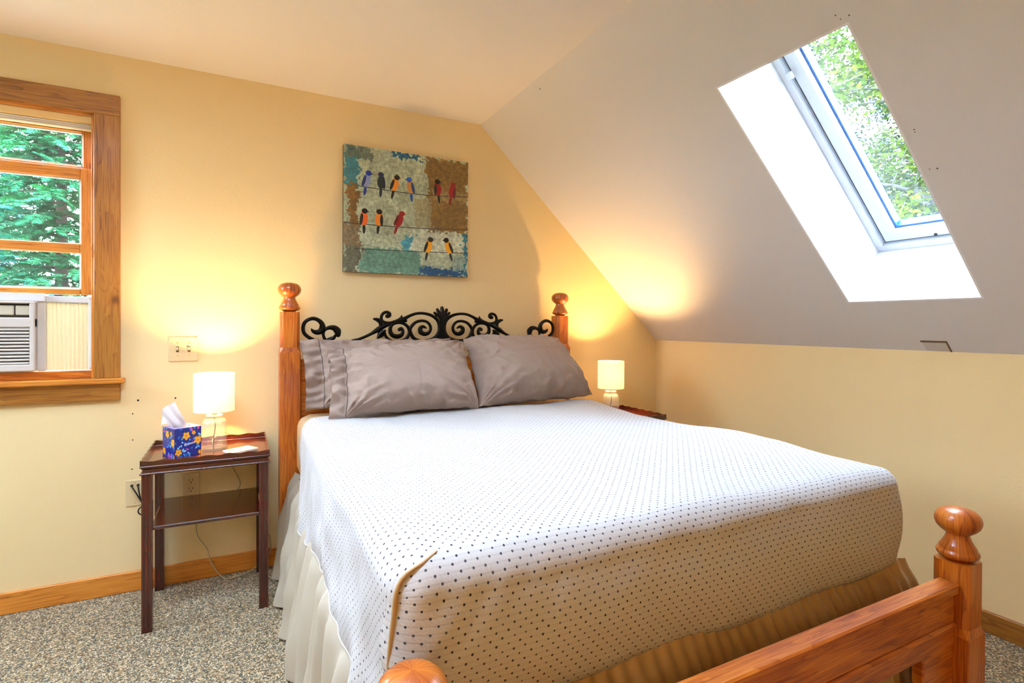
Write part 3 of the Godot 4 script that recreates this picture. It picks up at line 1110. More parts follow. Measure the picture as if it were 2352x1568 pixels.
func build_spread() -> void:
	var t := thing("bedspread", "white cotton bedspread with rows of small dark dots", "bedspread", Vector3(0.995, YT, 1.2))
	var st := mk()
	var z0 := 0.50
	# --- the cloth over the top and down the foot
	var la := RC * PI * 0.5
	var S := []     # across: positions in metres of cloth from the left edge of the flat top
	for i in 9: S.append(-la + la * i / 9.0)
	var flatw := XR - XL - 2 * RC
	for i in 90: S.append(flatw * i / 90.0)
	for i in 10: S.append(flatw + la * i / 9.0)
	var Tt := []
	var flatz := ZF - RC - z0
	for i in 100: Tt.append(flatz * i / 100.0)
	for i in 10: Tt.append(flatz + la * i / 10.0)
	var hang := YT - RC - (YB + RC)
	for i in 30: Tt.append(flatz + la + hang * i / 30.0)
	for i in 9: Tt.append(flatz + la + hang + la * i / 8.0)
	var P := PackedVector3Array()
	var UV := PackedVector2Array()
	for s in S:
		var side := -1.0 if s < 0 else 1.0
		var a := 0.0
		if s < 0: a = -s / RC
		elif s > flatw: a = (s - flatw) / RC
		var cx: float = XL + RC + clampf(s, 0, flatw)
		for q in Tt:
			var p := Vector3.ZERO
			var n := Vector3.UP
			if q <= flatz + la:
				var b: float = maxf(0.0, (q - flatz) / RC)
				n = Vector3(side * sin(a), cos(a) * cos(b), cos(a) * sin(b))
				p = Vector3(cx, YT - RC, z0 + minf(q, flatz)) + n * RC
			elif q <= flatz + la + hang:
				n = Vector3(side * sin(a), 0, cos(a))
				var d: float = q - flatz - la
				p = Vector3(cx, YT - RC - d, ZF - RC) + n * RC
				var belly := sin(d / hang * PI) * 0.012
				p += n * belly
			else:
				var b: float = (q - flatz - la - hang) / RC
				n = Vector3(side * sin(a) * cos(b), -sin(b), cos(a) * cos(b))
				p = Vector3(cx, YB + RC, ZF - RC) + n * RC
			# the cover lies unevenly: broad swells, small puckers, and pulls at the foot corners
			var w := ruffle(p, 0.012, 0.0022)
			if q <= flatz: w += 0.012 * exp(-pow((p.z - 0.95) / 0.35, 2.0)) * sin((p.x + p.z * 0.4) * 5.0)
			var cd := Vector2(p.x - XL, p.z - ZF).length()
			w += 0.0022 * exp(-cd * 5.0) * sin((p.x * 1.2 + (ZF - p.z) * 0.9 + (YT - p.y)) * 70.0)
			p += n * w
			P.append(p)
			UV.append(Vector2(s, q))
	grid(st, P, UV, S.size(), Tt.size(), Vector3(0, 1, 0.4))
	# the right side, straight down
	var base := S.size() * Tt.size()
	P = PackedVector3Array()
	UV = PackedVector2Array()
	for i in 40:
		var z := lerpf(z0, ZF - RC, i / 39.0)
		for j in 10:
			var y := lerpf(YT - RC, 0.50, j / 9.0)
			var p := Vector3(XR, y, z)
			var k := j / 9.0
			p.x += ruffle(p, 0.009, 0.0022) + k * 0.01 * sin(z * 30.0)
			P.append(p)
			UV.append(Vector2(flatw + la + YT - RC - y, z - z0))
	grid(st, P, UV, 40, 10, Vector3.RIGHT, base)
	part(t, "cover", st, M.spread)
	# --- the left drop, whose end is folded round the foot corner
	st = mk()
	var rows := 40
	var cols := 120
	P = PackedVector3Array()
	UV = PackedVector2Array()
	var edge := []
	for i in rows:
		var f := float(i) / (rows - 1)
		var arc := minf(f / 0.25, 1.0)
		var th := lerpf(0.12, PI * 0.5, arc)
		var dk := maxf(0.0, (f - 0.25) / 0.75)
		for j in cols:
			var u := float(j) / (cols - 1)
			# past the straight length the cloth turns the corner by "ext" metres
			var ext := (0.030 + 0.085 * exp(-pow(arc / 0.35, 2.0))) if dk <= 0 else lerpf(0.030, 0.022, minf(dk * 3.0, 1.0))
			var straight := ZF - RC - 0.53 - 0.06 * dk
			var run := u * (straight + ext)
			var zs := 0.53 + 0.06 * dk
			var p := Vector3.ZERO
			var n := Vector3.ZERO
			var z := zs + run
			var hem := 0.475 + 0.012 * sin(z * 7.0) - 0.09 * exp(-pow((z - 2.03) / 0.16, 2.0)) - 0.05 * exp(-pow((z - 0.85) / 0.25, 2.0))
			var drop := (YT - RC - hem) * dk
			var b := 0.0
			var beyond := 0.0
			if run > straight:
				b = (run - straight) / RC
				if b > PI * 0.5:
					beyond = (b - PI * 0.5) * RC
					b = PI * 0.5
				z = zs + straight
			n = Vector3(-cos(b) * sin(th), cos(th), sin(b) * sin(th))
			p = Vector3(XL + RC + beyond, YT - RC - drop, z) + n * (RC + 0.005 * minf(1.0, f * 8.0))
			if f < 0.02: p -= n * 0.004
			var wv := noise.get_noise_2d(z * 5.0, dk * 1.5) * 0.012 + sin(z * 46.0 + 3.0 * noise.get_noise_1d(z * 3.0) + dk * 2.0) * 0.003
			p += n * (ruffle(p, 0.009, 0.0022) + dk * (0.014 + wv))
			if j == cols - 1: edge.append(p + n * 0.002)
			P.append(p)
			UV.append(Vector2(-RC * th - drop, zs - z0 + run))
	grid(st, P, UV, rows, cols, Vector3.LEFT)
	part(t, "side_drop", st, M.spread)
	st = mk()
	var er := []
	for i in edge.size(): er.append(lerpf(0.0012, 0.0048, minf(1.0, i / 9.0)))
	tube(st, edge, er, 8)
	part(t, "hem", st, M.tan, "tan hem along the folded corner")
	st = mk()
	var bot := []
	for j in cols: bot.append(P[(rows - 1) * cols + j])
	tube(st, bot, [0.0022], 6)
	part(t, "bottom_hem", st, mat(Color(0.80, 0.79, 0.77), 0.9))

func skirt_panel(t: Node3D, a: Vector3, b: Vector3, out: Vector3, top: float, flare: float, freq: float, amp: float, m: Material, sd: float) -> void:
	var st := mk()
	var L := a.distance_to(b)
	var nu := int(L * freq * 2.0) + 60
	var nv := 22
	var P := PackedVector3Array()
	var UV := PackedVector2Array()
	for i in nu:
		var u := float(i) / (nu - 1)
		var s := u * L
		var ph := s * freq + 2.2 * noise.get_noise_2d(s * 2.0, sd)
		for j in nv:
			var k := float(j) / (nv - 1)
			var y := lerpf(top, 0.015, k)
			var wv := sin(ph + 0.5 * k * sin(s * 5.0)) * (0.35 + 0.65 * k) + 0.55 * sin(ph * 0.47 + 1.0) * k
			var p := a.lerp(b, u)
			p.y = y
			p += out * (flare * pow(k, 0.8) + amp * wv + 0.012 * noise.get_noise_2d(s * 3.0, k * 2.0 + sd))
			p -= out * 0.03 * (1.0 - smoothstep(0.0, 0.14, k))
			P.append(p)
			UV.append(Vector2(s, y))
	grid(st, P, UV, nu, nv, out)
	part(t, "skirt_panel", st, m)

func build_skirt() -> void:
	var t := thing("bed_skirt", "gathered pale bed skirt hanging to the carpet, tan satin at the foot", "bed skirt", Vector3(0.995, 0.0, 1.1))
	skirt_panel(t, Vector3(0.225, 0, 0.17), Vector3(0.225, 0, 2.03), Vector3.LEFT, 0.50, 0.055, 48.0, 0.021, M.skirt, 1.0)
	skirt_panel(t, Vector3(1.745, 0, 2.05), Vector3(1.745, 0, 0.17), Vector3.RIGHT, 0.50, 0.04, 62.0, 0.013, M.skirt, 2.0)
	skirt_panel(t, Vector3(0.24, 0, 2.078), Vector3(1.735, 0, 2.078), Vector3.BACK, 0.53, 0.03, 170.0, 0.011, M.satin, 3.0)

# ---------------------------------------------------------------- pillows
# C: top left, top right, bottom right, bottom left of the pillow's middle plane
func pillow(label: String, C: Array, thick: float, sd: float, cuff: float, fold: Vector2) -> void:
	var mid: Vector3 = (C[0] + C[1] + C[2] + C[3]) * 0.25
	var t := thing("pillow", label, "pillow", Vector3(mid.x, C[3].y, mid.z), "taupe pillows against the headboard")
	var nrm: Vector3 = ((C[1] - C[0]).cross(C[0] - C[3])).normalized()
	if nrm.z < 0: nrm = -nrm
	var nu := 120
	var nv := 80
	var st := mk()
	var base := 0
	var a0 := -1.0 - cuff
	var seam := []
	for face in [1.0, -1.0]:
		var P := PackedVector3Array()
		var UV := PackedVector2Array()
		for i in nu:
			var a := lerpf(a0, 1.0, float(i) / (nu - 1))
			for j in nv:
				var b := lerpf(-1.0, 1.0, float(j) / (nv - 1))   # -1 bottom, 1 top
				var ac := clampf(a, -1.0, 1.0)
				# edges draw in between the corners
				var aa := a * (1.0 - 0.035 * (1.0 - b * b))
				var bb := b * (1.0 - 0.05 * (1.0 - ac * ac) + 0.01 * sin(ac * 9.0 + sd))
				var u := (aa + 1.0) * 0.5
				var v := (bb + 1.0) * 0.5
				var top: Vector3 = C[0] + (C[1] - C[0]) * u
				var bot: Vector3 = C[3] + (C[2] - C[3]) * u
				var p := bot + (top - bot) * v
				var h := pow(maxf(0.0, (1.0 - pow(absf(ac), 3.4)) * (1.0 - pow(absf(b), 3.0))), 0.62)
				h *= 1.0 - 0.18 * b
				var th := thick * h
				if cuff > 0 and a < -0.82:
					var k := clampf((-0.82 - a) / 0.3, 0, 1)
					th = maxf(th, thick * 0.17 * k * pow(maxf(0.0, 1.0 - b * b), 0.35) * (1.0 + 0.5 * sin(b * 7.0 + sd)))
				# wrinkles: radiating from the corners and along the sides
				var cdist := Vector2(1.0 - absf(ac), 1.0 - absf(b)).length()
				var edgew := clampf(1.2 - minf(1.0 - absf(ac), 1.0 - absf(b)) * 2.0, 0.12, 1.0)
				var cn := Vector2(ac - signf(ac), b - signf(b))
				var fan := atan2(cn.y, cn.x)
				var w := sin(fan * 17.0 + sd * 3.0 + 2.0 * noise.get_noise_2d(a * 2.0, b * 2.0 + sd)) * exp(-cdist * 2.2) * 0.014
				var dg := noise.get_noise_2d((a * 3.0 + b * 1.3) * 0.9 + sd * 10.0, (b * 0.8 - a * 0.5) * 1.2)
				w += (1.0 - absf(dg) * 2.6) * 0.011 * edgew
				w += noise.get_noise_2d(a * 7.0 + sd, b * 6.0) * 0.005 * edgew
				# pressed folds of the folded linen
				w -= 0.004 * exp(-pow((a - fold.x - 0.03 * b) / 0.018, 2.0)) * (0.6 + 0.4 * sin(b * 3.0 + sd))
				w -= 0.003 * exp(-pow((b - fold.y - 0.05 * a) / 0.02, 2.0))
				if cuff > 0: w -= 0.005 * exp(-pow((a + 0.98) / 0.02, 2.0))
				var side := 0.62 if face > 0 else -0.38
				p += nrm * (th * side + (w if face > 0 else 0.3 * w) * clampf(h * 3.0, 0.15, 1.0))
				# free edges wave a little
				var em := pow(maxf(absf(ac), absf(b)), 8.0)
				p += nrm * em * 0.014 * noise.get_noise_2d(a * 4.0 + sd * 5.0, b * 4.0)
				P.append(p)
				UV.append(Vector2(a * 0.38, b * 0.25))
				if face > 0 and cuff > 0 and absf(a + 0.985) < (2.0 + cuff) / (nu - 1) * 0.51: seam.append(p + nrm * 0.0012)
		base = grid(st, P, UV, nu, nv, nrm * face, base)
	part(t, "pillowcase", st, M.cotton)
	if seam.size() > 3:
		st = mk()
		tube(st, seam, [0.0014], 5)
		part(t, "hem_stitching", st, mat(Color(0.27, 0.24, 0.22), 0.9), "dark line of hem stitching")

func build_pillows() -> void:
	pillow("taupe pillow propped behind another on the side of the tissue box table", [Vector3(0.335, 1.13, 0.20), Vector3(1.02, 1.13, 0.195), Vector3(1.0, 0.82, 0.32), Vector3(0.345, 0.81, 0.33)], 0.13, 1.7, 0.22, Vector2(0.3, 0.0))
	pillow("taupe pillow with open hemmed end in front of another taupe pillow", [Vector3(0.42, 1.085, 0.385), Vector3(1.035, 1.125, 0.345), Vector3(1.015, 0.815, 0.60), Vector3(0.40, 0.812, 0.58)], 0.20, 4.1, 0.2, Vector2(0.05, 0.12))
	pillow("taupe pillow alone in front of the head post beside the knee wall", [Vector3(1.055, 1.135, 0.30), Vector3(1.645, 1.13, 0.25), Vector3(1.735, 0.815, 0.50), Vector3(1.02, 0.815, 0.59)], 0.22, 8.6, 0.0, Vector2(0.25, 0.15))

# ---------------------------------------------------------------- night tables
func scallop(st: SurfaceTool, a: Vector3, b: Vector3, th: float, h: float, amp: float, per: float) -> void:
	# thin gallery board with a wavy top edge
	var L := a.distance_to(b)
	var d := (b - a) / L
	var n := Vector3(d.z, 0, -d.x)
	var waves := maxf(2.0, roundf(L / per))
	var N := int(waves * 8)
	for i in N:
		var s0 := L * i / N
		var s1 := L * (i + 1) / N
		var y0 := h + amp * cos(TAU * waves * s0 / L)
		var y1 := h + amp * cos(TAU * waves * s1 / L)
		var p0 := a + d * s0
		var p1 := a + d * s1
		for s in [-1.0, 1.0]:
			var o: Vector3 = n * th * 0.5 * s
			quad(st, p0 + o, p1 + o, p1 + o + Vector3.UP * y1, p0 + o + Vector3.UP * y0, n * s, 0)
		quad(st, p0 - n * th * 0.5 + Vector3.UP * y0, p1 - n * th * 0.5 + Vector3.UP * y1, p1 + n * th * 0.5 + Vector3.UP * y1, p0 + n * th * 0.5 + Vector3.UP * y0, Vector3.UP, 0)
	for e in [[a, -d], [b, d]]:
		var p: Vector3 = e[0]
		quad(st, p - n * th * 0.5, p + n * th * 0.5, p + n * th * 0.5 + Vector3.UP * (h + amp), p - n * th * 0.5 + Vector3.UP * (h + amp), e[1], 0)

func build_nightstands() -> void:
	var x0 := -0.332
	var x1 := 0.119
	var z0 := 0.022
	var z1 := 0.432
	var t := thing("nightstand", "dark mahogany night table with scalloped rim under the tissue box", "nightstand", Vector3((x0 + x1) * 0.5, 0, (z0 + z1) * 0.5), "matching mahogany night tables")
	# reeded legs
	var s := 0.0175
	var leg := []
	var q := [-s, -0.009, -0.0075, -0.003, -0.0015, 0.0015, 0.003, 0.0075, 0.009]
	var edge := [Vector2(-s, 0), Vector2(-0.0105, 0), Vector2(-0.009, 0.004), Vector2(-0.004, 0.004), Vector2(-0.0025, 0), Vector2(0.0025, 0), Vector2(0.004, 0.004), Vector2(0.009, 0.004), Vector2(0.0105, 0)]
	for k in 4:
		var ang := k * PI * 0.5
		for e in edge:
			var p := Vector2(e.x, -s + e.y).rotated(ang)
			leg.append(p.x)
			leg.append(p.y)
	for xx in [x0 + s + 0.002, x1 - s - 0.002]:
		for zz in [z0 + s + 0.002, z1 - s - 0.002]:
			var st := mk()
			prism(st, leg, 0.0, 0.622, Vector3(xx, 0, zz))
			part(t, "leg", st, M.mahogany)
	var st := mk()
	box2(st, Vector3(x0, 0.638, z0), Vector3(x1, 0.648, z1), 0.002, 0)
	part(t, "top", st, M.mahogany)
	for e in [[Vector3(x0 + 0.004, 0.616, z1 - 0.02), Vector3(x1 - 0.004, 0.639, z1 - 0.003)], [Vector3(x0 + 0.004, 0.616, z0 + 0.003), Vector3(x1 - 0.004, 0.639, z0 + 0.02)], [Vector3(x0 + 0.003, 0.616, z0 + 0.02), Vector3(x0 + 0.02, 0.639, z1 - 0.02)], [Vector3(x1 - 0.02, 0.616, z0 + 0.02), Vector3(x1 - 0.003, 0.639, z1 - 0.02)]]:
		st = mk()
		box2(st, e[0], e[1], 0.003)
		part(t, "apron", st, M.mahogany)
	# beads round the apron
	for yy in [0.619, 0.647]:
		st = mk()
		var r := 0.004
		for e in [[Vector3(x0 - r, yy, z1), Vector3(x1 + r, yy, z1)], [Vector3(x0 - r, yy, z0), Vector3(x1 + r, yy, z0)], [Vector3(x0, yy, z0), Vector3(x0, yy, z1)], [Vector3(x1, yy, z0), Vector3(x1, yy, z1)]]:
			tube(st, [e[0], e[1]], [r, r], 10)
		part(t, "bead", st, M.mahogany)
	# scalloped gallery
	for e in [[Vector3(x0, 0.648, z1), Vector3(x1, 0.648, z1)], [Vector3(x1, 0.648, z0), Vector3(x0, 0.648, z0)], [Vector3(x0, 0.648, z0), Vector3(x0, 0.648, z1)], [Vector3(x1, 0.648, z1), Vector3(x1, 0.648, z0)]]:
		st = mk()
		scallop(st, e[0], e[1], 0.006, 0.022, 0.0022, 0.07)
		part(t, "gallery", st, M.mahogany)
	st = mk()
	box2(st, Vector3(x0 + 0.03, 0.394, z0 + 0.012), Vector3(x1 - 0.03, 0.408, z1 - 0.012), 0.003, 0)
	part(t, "shelf", st, M.mahogany)
	var c := copy_of(t, "dark mahogany night table almost hidden behind the bed, by the knee wall")
	c.position = Vector3(2.065, 0, 0.275)

func build_lamp() -> void:
	var at := Vector3(-0.092, 0.648, 0.2)
	var t := thing("table_lamp", "lit white drum lamp on a clear glass base beside the tissue box", "lamp", at, "matching glass table lamps")
	var st := mk()
	var r := 0.051
	lathe(st, at, [0.0, 0.004, r - 0.006, 0.004, r - 0.001, 0.0, r, 0.004, r, 0.10, r - 0.002, 0.116, r - 0.008, 0.130, r - 0.018, 0.140, 0.03, 0.144, 0.027, 0.144, 0.03, 0.141, r - 0.02, 0.137, r - 0.011, 0.127, r - 0.005, 0.114, r - 0.0035, 0.10, r - 0.0035, 0.009, 0.0, 0.009], 48)
	part(t, "glass_base", st, M.lamp_glass, "clear glass base")
	st = mk()
	lathe(st, at, [0.0, 0.144, 0.033, 0.144, 0.034, 0.147, 0.033, 0.150, 0.012, 0.152, 0.0, 0.152], 32)
	part(t, "cap", st, mat(Color(0.9, 0.89, 0.86), 0.35))
	st = mk()
	lathe(st, at, [0.0, 0.152, 0.011, 0.152, 0.011, 0.172, 0.014, 0.173, 0.014, 0.215, 0.0, 0.215], 24)
	part(t, "socket", st, M.brass)
	st = mk()
	lathe(st, at, [0.0, 0.214, 0.012, 0.215, 0.014, 0.225, 0.024, 0.248, 0.028, 0.262, 0.026, 0.278, 0.017, 0.290, 0.0, 0.294], 24)
	var bulb := part(t, "bulb", st, M.bulb, "glowing bulb")
	# the drum: two walls and rolled edges
	st = mk()
	lathe(st, at, [0.0800, 0.168, 0.0806, 0.169, 0.0806, 0.334, 0.0800, 0.335, 0.0792, 0.334, 0.0792, 0.169, 0.0800, 0.168], 64)
	part(t, "shade", st, M.shade, "white fabric drum shade")
	st = mk()
	for k in 3:
		var a := TAU * k / 3.0 + 0.4
		tube(st, [at + Vector3(0, 0.176, 0), at + Vector3(cos(a) * 0.079, 0.176, sin(a) * 0.079)], [0.0014], 6)
	part(t, "shade_spider", st, M.steel)
	st = mk()
	tube(st, curve_pts([at + Vector3(0, 0.144, 0), at + Vector3(0.004, 0.1, 0.002), at + Vector3(-0.002, 0.05, -0.004), at + Vector3(-0.004, 0.012, -0.03), at + Vector3(-0.004, 0.008, -0.046)], 6), [0.0022], 6)
	part(t, "inner_cord", st, mat(Color(0.20, 0.15, 0.10), 0.5))
	var l := OmniLight3D.new()
	l.name = "lamp_light"
	l.light_color = Color(1.0, 0.80, 0.52)
	l.light_energy = LAMP
	l.light_size = 0.025
	l.omni_range = 12.0
	l.omni_attenuation = 2.0
	l.shadow_enabled = true
	t.add_child(l)
	l.global_position = at + Vector3(0, 0.258, 0)
	var c := copy_of(t, "lit white drum lamp on a glass base by the knee wall, past the bed")
	c.position = Vector3(2.052, 0.648, 0.255)
	# the flex of the lamp by the tissue box: down behind the table and along the floor
	var fx := thing("lamp_flex", "pale lamp flex looping down the wall behind the night table", "cord", Vector3(-0.06, 0.0, 0.04))
	st = mk()
	var P := [Vector3(-0.096, 0.655, 0.146), Vector3(-0.10, 0.668, 0.06), Vector3(-0.045, 0.684, 0.018), Vector3(-0.03, 0.62, 0.009), Vector3(-0.022, 0.52, 0.009), Vector3(0.012, 0.42, 0.009), Vector3(-0.06, 0.36, 0.009), Vector3(-0.16, 0.31, 0.010), Vector3(-0.172, 0.26, 0.022), Vector3(-0.163, 0.205, 0.03), Vector3(-0.127, 0.144, 0.035), Vector3(-0.11, 0.083, 0.04), Vector3(-0.064, 0.012, 0.06), Vector3(-0.028, 0.005, 0.078), Vector3(0.03, 0.005, 0.06), Vector3(0.10, 0.03, 0.03), Vector3(0.142, 0.07, 0.02), Vector3(0.147, 0.12, 0.012), Vector3(0.140, 0.16, 0.008)]
	tube(st, curve_pts(P, 6), [0.0028], 6)
	part(fx, "wire", st, M.cord)

const LAMP := 1.25

# ---------------------------------------------------------------- things on the table
func build_table_things() -> void:
	build_lamp()
	build_added_floor_lamp()
	build_tissue_box()
	var t := thing("notepad", "small white notepad lying flat on the mahogany night table", "notepad", Vector3(0.012, 0.648, 0.305))
	var bs := Basis(Vector3.UP, 0.55)
	var st := mk()
	box(st, Vector3(0.012, 0.6525, 0.305), Vector3(0.115, 0.007, 0.078), 0.001, 0, bs)
	part(t, "pages", st, M.paper)
	st = mk()
	box(st, Vector3(0.012, 0.6568, 0.305), Vector3(0.116, 0.0012, 0.079), 0.0004, 0, bs)
	part(t, "cover", st, mat(Color(0.90, 0.84, 0.66), 0.7))

func blot(px: PackedByteArray, W: int, cx: float, cy: float, rx: float, ry: float, ang: float, col: Color, wob := 0.0, petals := 5.0) -> void:
	var R := maxf(rx, ry) * (1.0 + wob)
	for y in range(int(cy - R) - 1, int(cy + R) + 2):
		for x in range(int(cx - R) - 1, int(cx + R) + 2):
			if x < 0 or y < 0 or x >= W or y >= W: continue
			var d := Vector2(x - cx, y - cy).rotated(-ang)
			var e := Vector2(d.x / rx, d.y / ry)
			var lim := 1.0 + wob * cos(atan2(e.y, e.x) * petals)
			var t := clampf((lim - e.length()) * minf(rx, ry) + 0.5, 0, 1) * col.a
			if t <= 0: continue
			var i := (y * W + x) * 3
			px[i] = int(lerpf(px[i], col.r * 255, t))
			px[i + 1] = int(lerpf(px[i + 1], col.g * 255, t))
			px[i + 2] = int(lerpf(px[i + 2], col.b * 255, t))

func carton_texture(sd: int) -> ImageTexture:
	var W := 256
	var px := PackedByteArray()
	px.resize(W * W * 3)
	var n := layer(W, W, 0.03, sd, W, W)
	for i in W * W:
		var k := n[i] / 255.0
		var col := Color(0.03, 0.03, 0.36).lerp(Color(0.02, 0.22, 0.62), k)
		px[i * 3] = int(col.r * 255)
		px[i * 3 + 1] = int(col.g * 255)
		px[i * 3 + 2] = int(col.b * 255)
	var rg := RandomNumberGenerator.new()
	rg.seed = sd
	for k in 44:
		blot(px, W, rg.randf() * W, rg.randf() * W, rg.randf_range(9, 17), rg.randf_range(5, 9), rg.randf() * TAU, [Color(0.25, 0.62, 0.92), Color(0.10, 0.45, 0.85), Color(0.55, 0.82, 0.97)][k % 3])
	for k in 5:
		blot(px, W, rg.randf() * W, rg.randf() * W, rg.randf_range(15, 26), rg.randf_range(7, 11), rg.randf() * TAU, [Color(0.86, 0.30, 0.66), Color(0.42, 0.12, 0.62)][k % 2])
	for q in [[0.42, 0.26, 33], [0.86, 0.46, 34], [0.13, 0.80, 29], [0.72, 0.20, 18], [0.95, 0.93, 18], [0.60, 0.72, 0]]:
		if q[2] == 0: continue
		var cx: float = q[0] * W + rg.randf_range(-8, 8)
		var cy: float = q[1] * W + rg.randf_range(-8, 8)
		blot(px, W, cx, cy, q[2] + 4, q[2] + 3, 0.3, Color(0.20, 0.06, 0.12), 0.16, 5)
		blot(px, W, cx, cy, q[2], q[2] - 1, 0.3, Color(0.93, 0.68, 0.20), 0.18, 5)
		blot(px, W, cx, cy, q[2] * 0.25, q[2] * 0.25, 0.0, Color(0.80, 0.50, 0.12), 0.2, 5)
	# printed dark rim at the edges of the panel
	for i in W:
		for j in 4:
			for p in [i * W + j, i * W + W - 1 - j, j * W + i]:
				px[p * 3] = 40
				px[p * 3 + 1] = 10
				px[p * 3 + 2] = 90
	return tex(W, W, px)

func build_tissue_box() -> void:
	var h := 0.12
	var s := 0.105
	var ang := 0.50
	var bs := Basis(Vector3.UP, ang)
	var at := Vector3(-0.209, 0.648, 0.262)
	var t := thing("tissue_box", "blue flower-printed tissue box with a white tissue pulled up", "tissue box", at)
	for k in 4:
		var st := mk()
		var b2 := bs * Basis(Vector3.UP, k * PI * 0.5)
		var c := [Vector3(-s / 2, 0, s / 2), Vector3(s / 2, 0, s / 2), Vector3(s / 2, h, s / 2), Vector3(-s / 2, h, s / 2)]
		var uv := [Vector2(0, 1), Vector2(1, 1), Vector2(1, 0), Vector2(0, 0)]
		var n := b2 * Vector3(0, 0, 1)
		for i in [0, 2, 1, 0, 3, 2]:
			st.set_normal(n)
			st.set_uv(uv[i])
			st.add_vertex(at + b2 * c[i])
		# inner skin, so that the panel is a board with thickness
		for i in [0, 1, 2, 0, 2, 3]:
			st.set_normal(-n)
			st.set_uv(uv[i])
			st.add_vertex(at + b2 * (c[i] * Vector3(0.985, 1, 1) - Vector3(0, 0, 0.0008)))
		var m := mat(Color.WHITE, 0.35)
		m.albedo_texture = carton_texture(81 + k)
		var p := part(t, "side_panel", st, m)
		if k == 0:
			var tm := TextMesh.new()
			var f := SystemFont.new()
			f.font_names = PackedStringArray(["Droid Sans"])
			f.font_weight = 700
			f.font_italic = true
			tm.font = f
			tm.text = "Kleenex"
			tm.font_size = 32
			tm.pixel_size = 0.00036
			tm.depth = 0.0008
			var o := MeshInstance3D.new()
			o.name = "lettering"
			o.mesh = tm
			o.material_override = mat(Color(0.93, 0.93, 0.97), 0.4)
			p.add_child(o, true)
			o.global_transform = Transform3D(b2 * Basis(Vector3(0, 0, 1), 0.16), at + b2 * Vector3(0.006, 0.052, s / 2 + 0.0006))
	var top := mk()
	# lid with an oval slot
	var N := 32
	for i in N:
		var a0 := TAU * i / N
		var a1 := TAU * (i + 1) / N
		var q := []
		for a in [a0, a1]:
			var m: float = maxf(absf(cos(a)), absf(sin(a)))
			q.append([Vector3(cos(a) / m * s / 2, h, sin(a) / m * s / 2), Vector3(cos(a) * 0.036, h, sin(a) * 0.018)])
		quad(top, at + bs * q[0][0], at + bs * q[1][0], at + bs * q[1][1], at + bs * q[0][1], Vector3.UP)
	part(t, "lid", top, mat(Color(0.62, 0.58, 0.82), 0.4), "pale lilac lid with an oval slot")
	# the tissue: a sheet gathered in the slot that fans out and tips over to one side
	var st := mk()
	var P := PackedVector3Array()
	var UV := PackedVector2Array()
	var nu := 36
	var nv := 30
	for i in nu:
		var u := lerpf(-0.8, 1.0, float(i) / (nu - 1))
		for j in nv:
			var v := float(j) / (nv - 1)
			var lo := Vector3(-0.026, h - 0.012, 0.0).lerp(Vector3(0.030, h - 0.008, 0.006), maxf(u, 0.0))
			var hi := Vector3(-0.066, 0.204, 0.022).lerp(Vector3(-0.026, 0.226, 0.008), maxf(u, 0.0))
			var p := lo.lerp(hi, v)
			p.z += 0.007 * sin(u * 7.0 + v * 2.0) * (0.3 + v) + 0.012 * sin(v * PI)
			if u < 0.0:
				# the loose flap falls over on the near side
				p += Vector3(-0.004 * v, -0.066 * v * v, 0.020 * sin(v * 2.0)) * (-u / 0.8)
			P.append(at + p)
			UV.append(Vector2(u, v))
	grid(st, P, UV, nu, nv, Vector3(0, 0, 1))
	part(t, "tissue", st, M.tissue, "white tissue")

# ---------------------------------------------------------------- things on the wall
func build_added_floor_lamp() -> void:  # lamp added out of view to warm the foot of the bed
	var at := Vector3(-0.5, 0, 4.1)
	var t := thing("added_floor_lamp", "added unseen lit floor lamp with a cream drum shade near the rear wall", "lamp", at)
	var st := mk()
	lathe(st, at, [0.0, 0.0, 0.15, 0.0, 0.15, 0.012, 0.02, 0.03, 0.0, 0.03], 32)
	part(t, "foot", st, M.brass)
	st = mk()
	lathe(st, at, [0.0, 0.03, 0.011, 0.03, 0.011, 1.42, 0.0, 1.42], 16)
	part(t, "pole", st, M.brass)
	st = mk()
	lathe(st, at, [0.0, 1.42, 0.016, 1.42, 0.03, 1.47, 0.03, 1.49, 0.018, 1.52, 0.0, 1.525], 20)
	part(t, "bulb", st, M.bulb)
	st = mk()
	lathe(st, at, [0.20, 1.36, 0.201, 1.36, 0.171, 1.62, 0.17, 1.62, 0.199, 1.36, 0.20, 1.36], 48)
	part(t, "shade", st, M.shade)
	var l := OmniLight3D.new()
	l.name = "added_floor_lamp_light"
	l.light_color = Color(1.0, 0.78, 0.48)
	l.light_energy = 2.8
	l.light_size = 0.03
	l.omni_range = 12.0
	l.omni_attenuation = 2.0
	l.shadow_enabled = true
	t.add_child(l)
	l.global_position = at + Vector3(0, 1.48, 0)

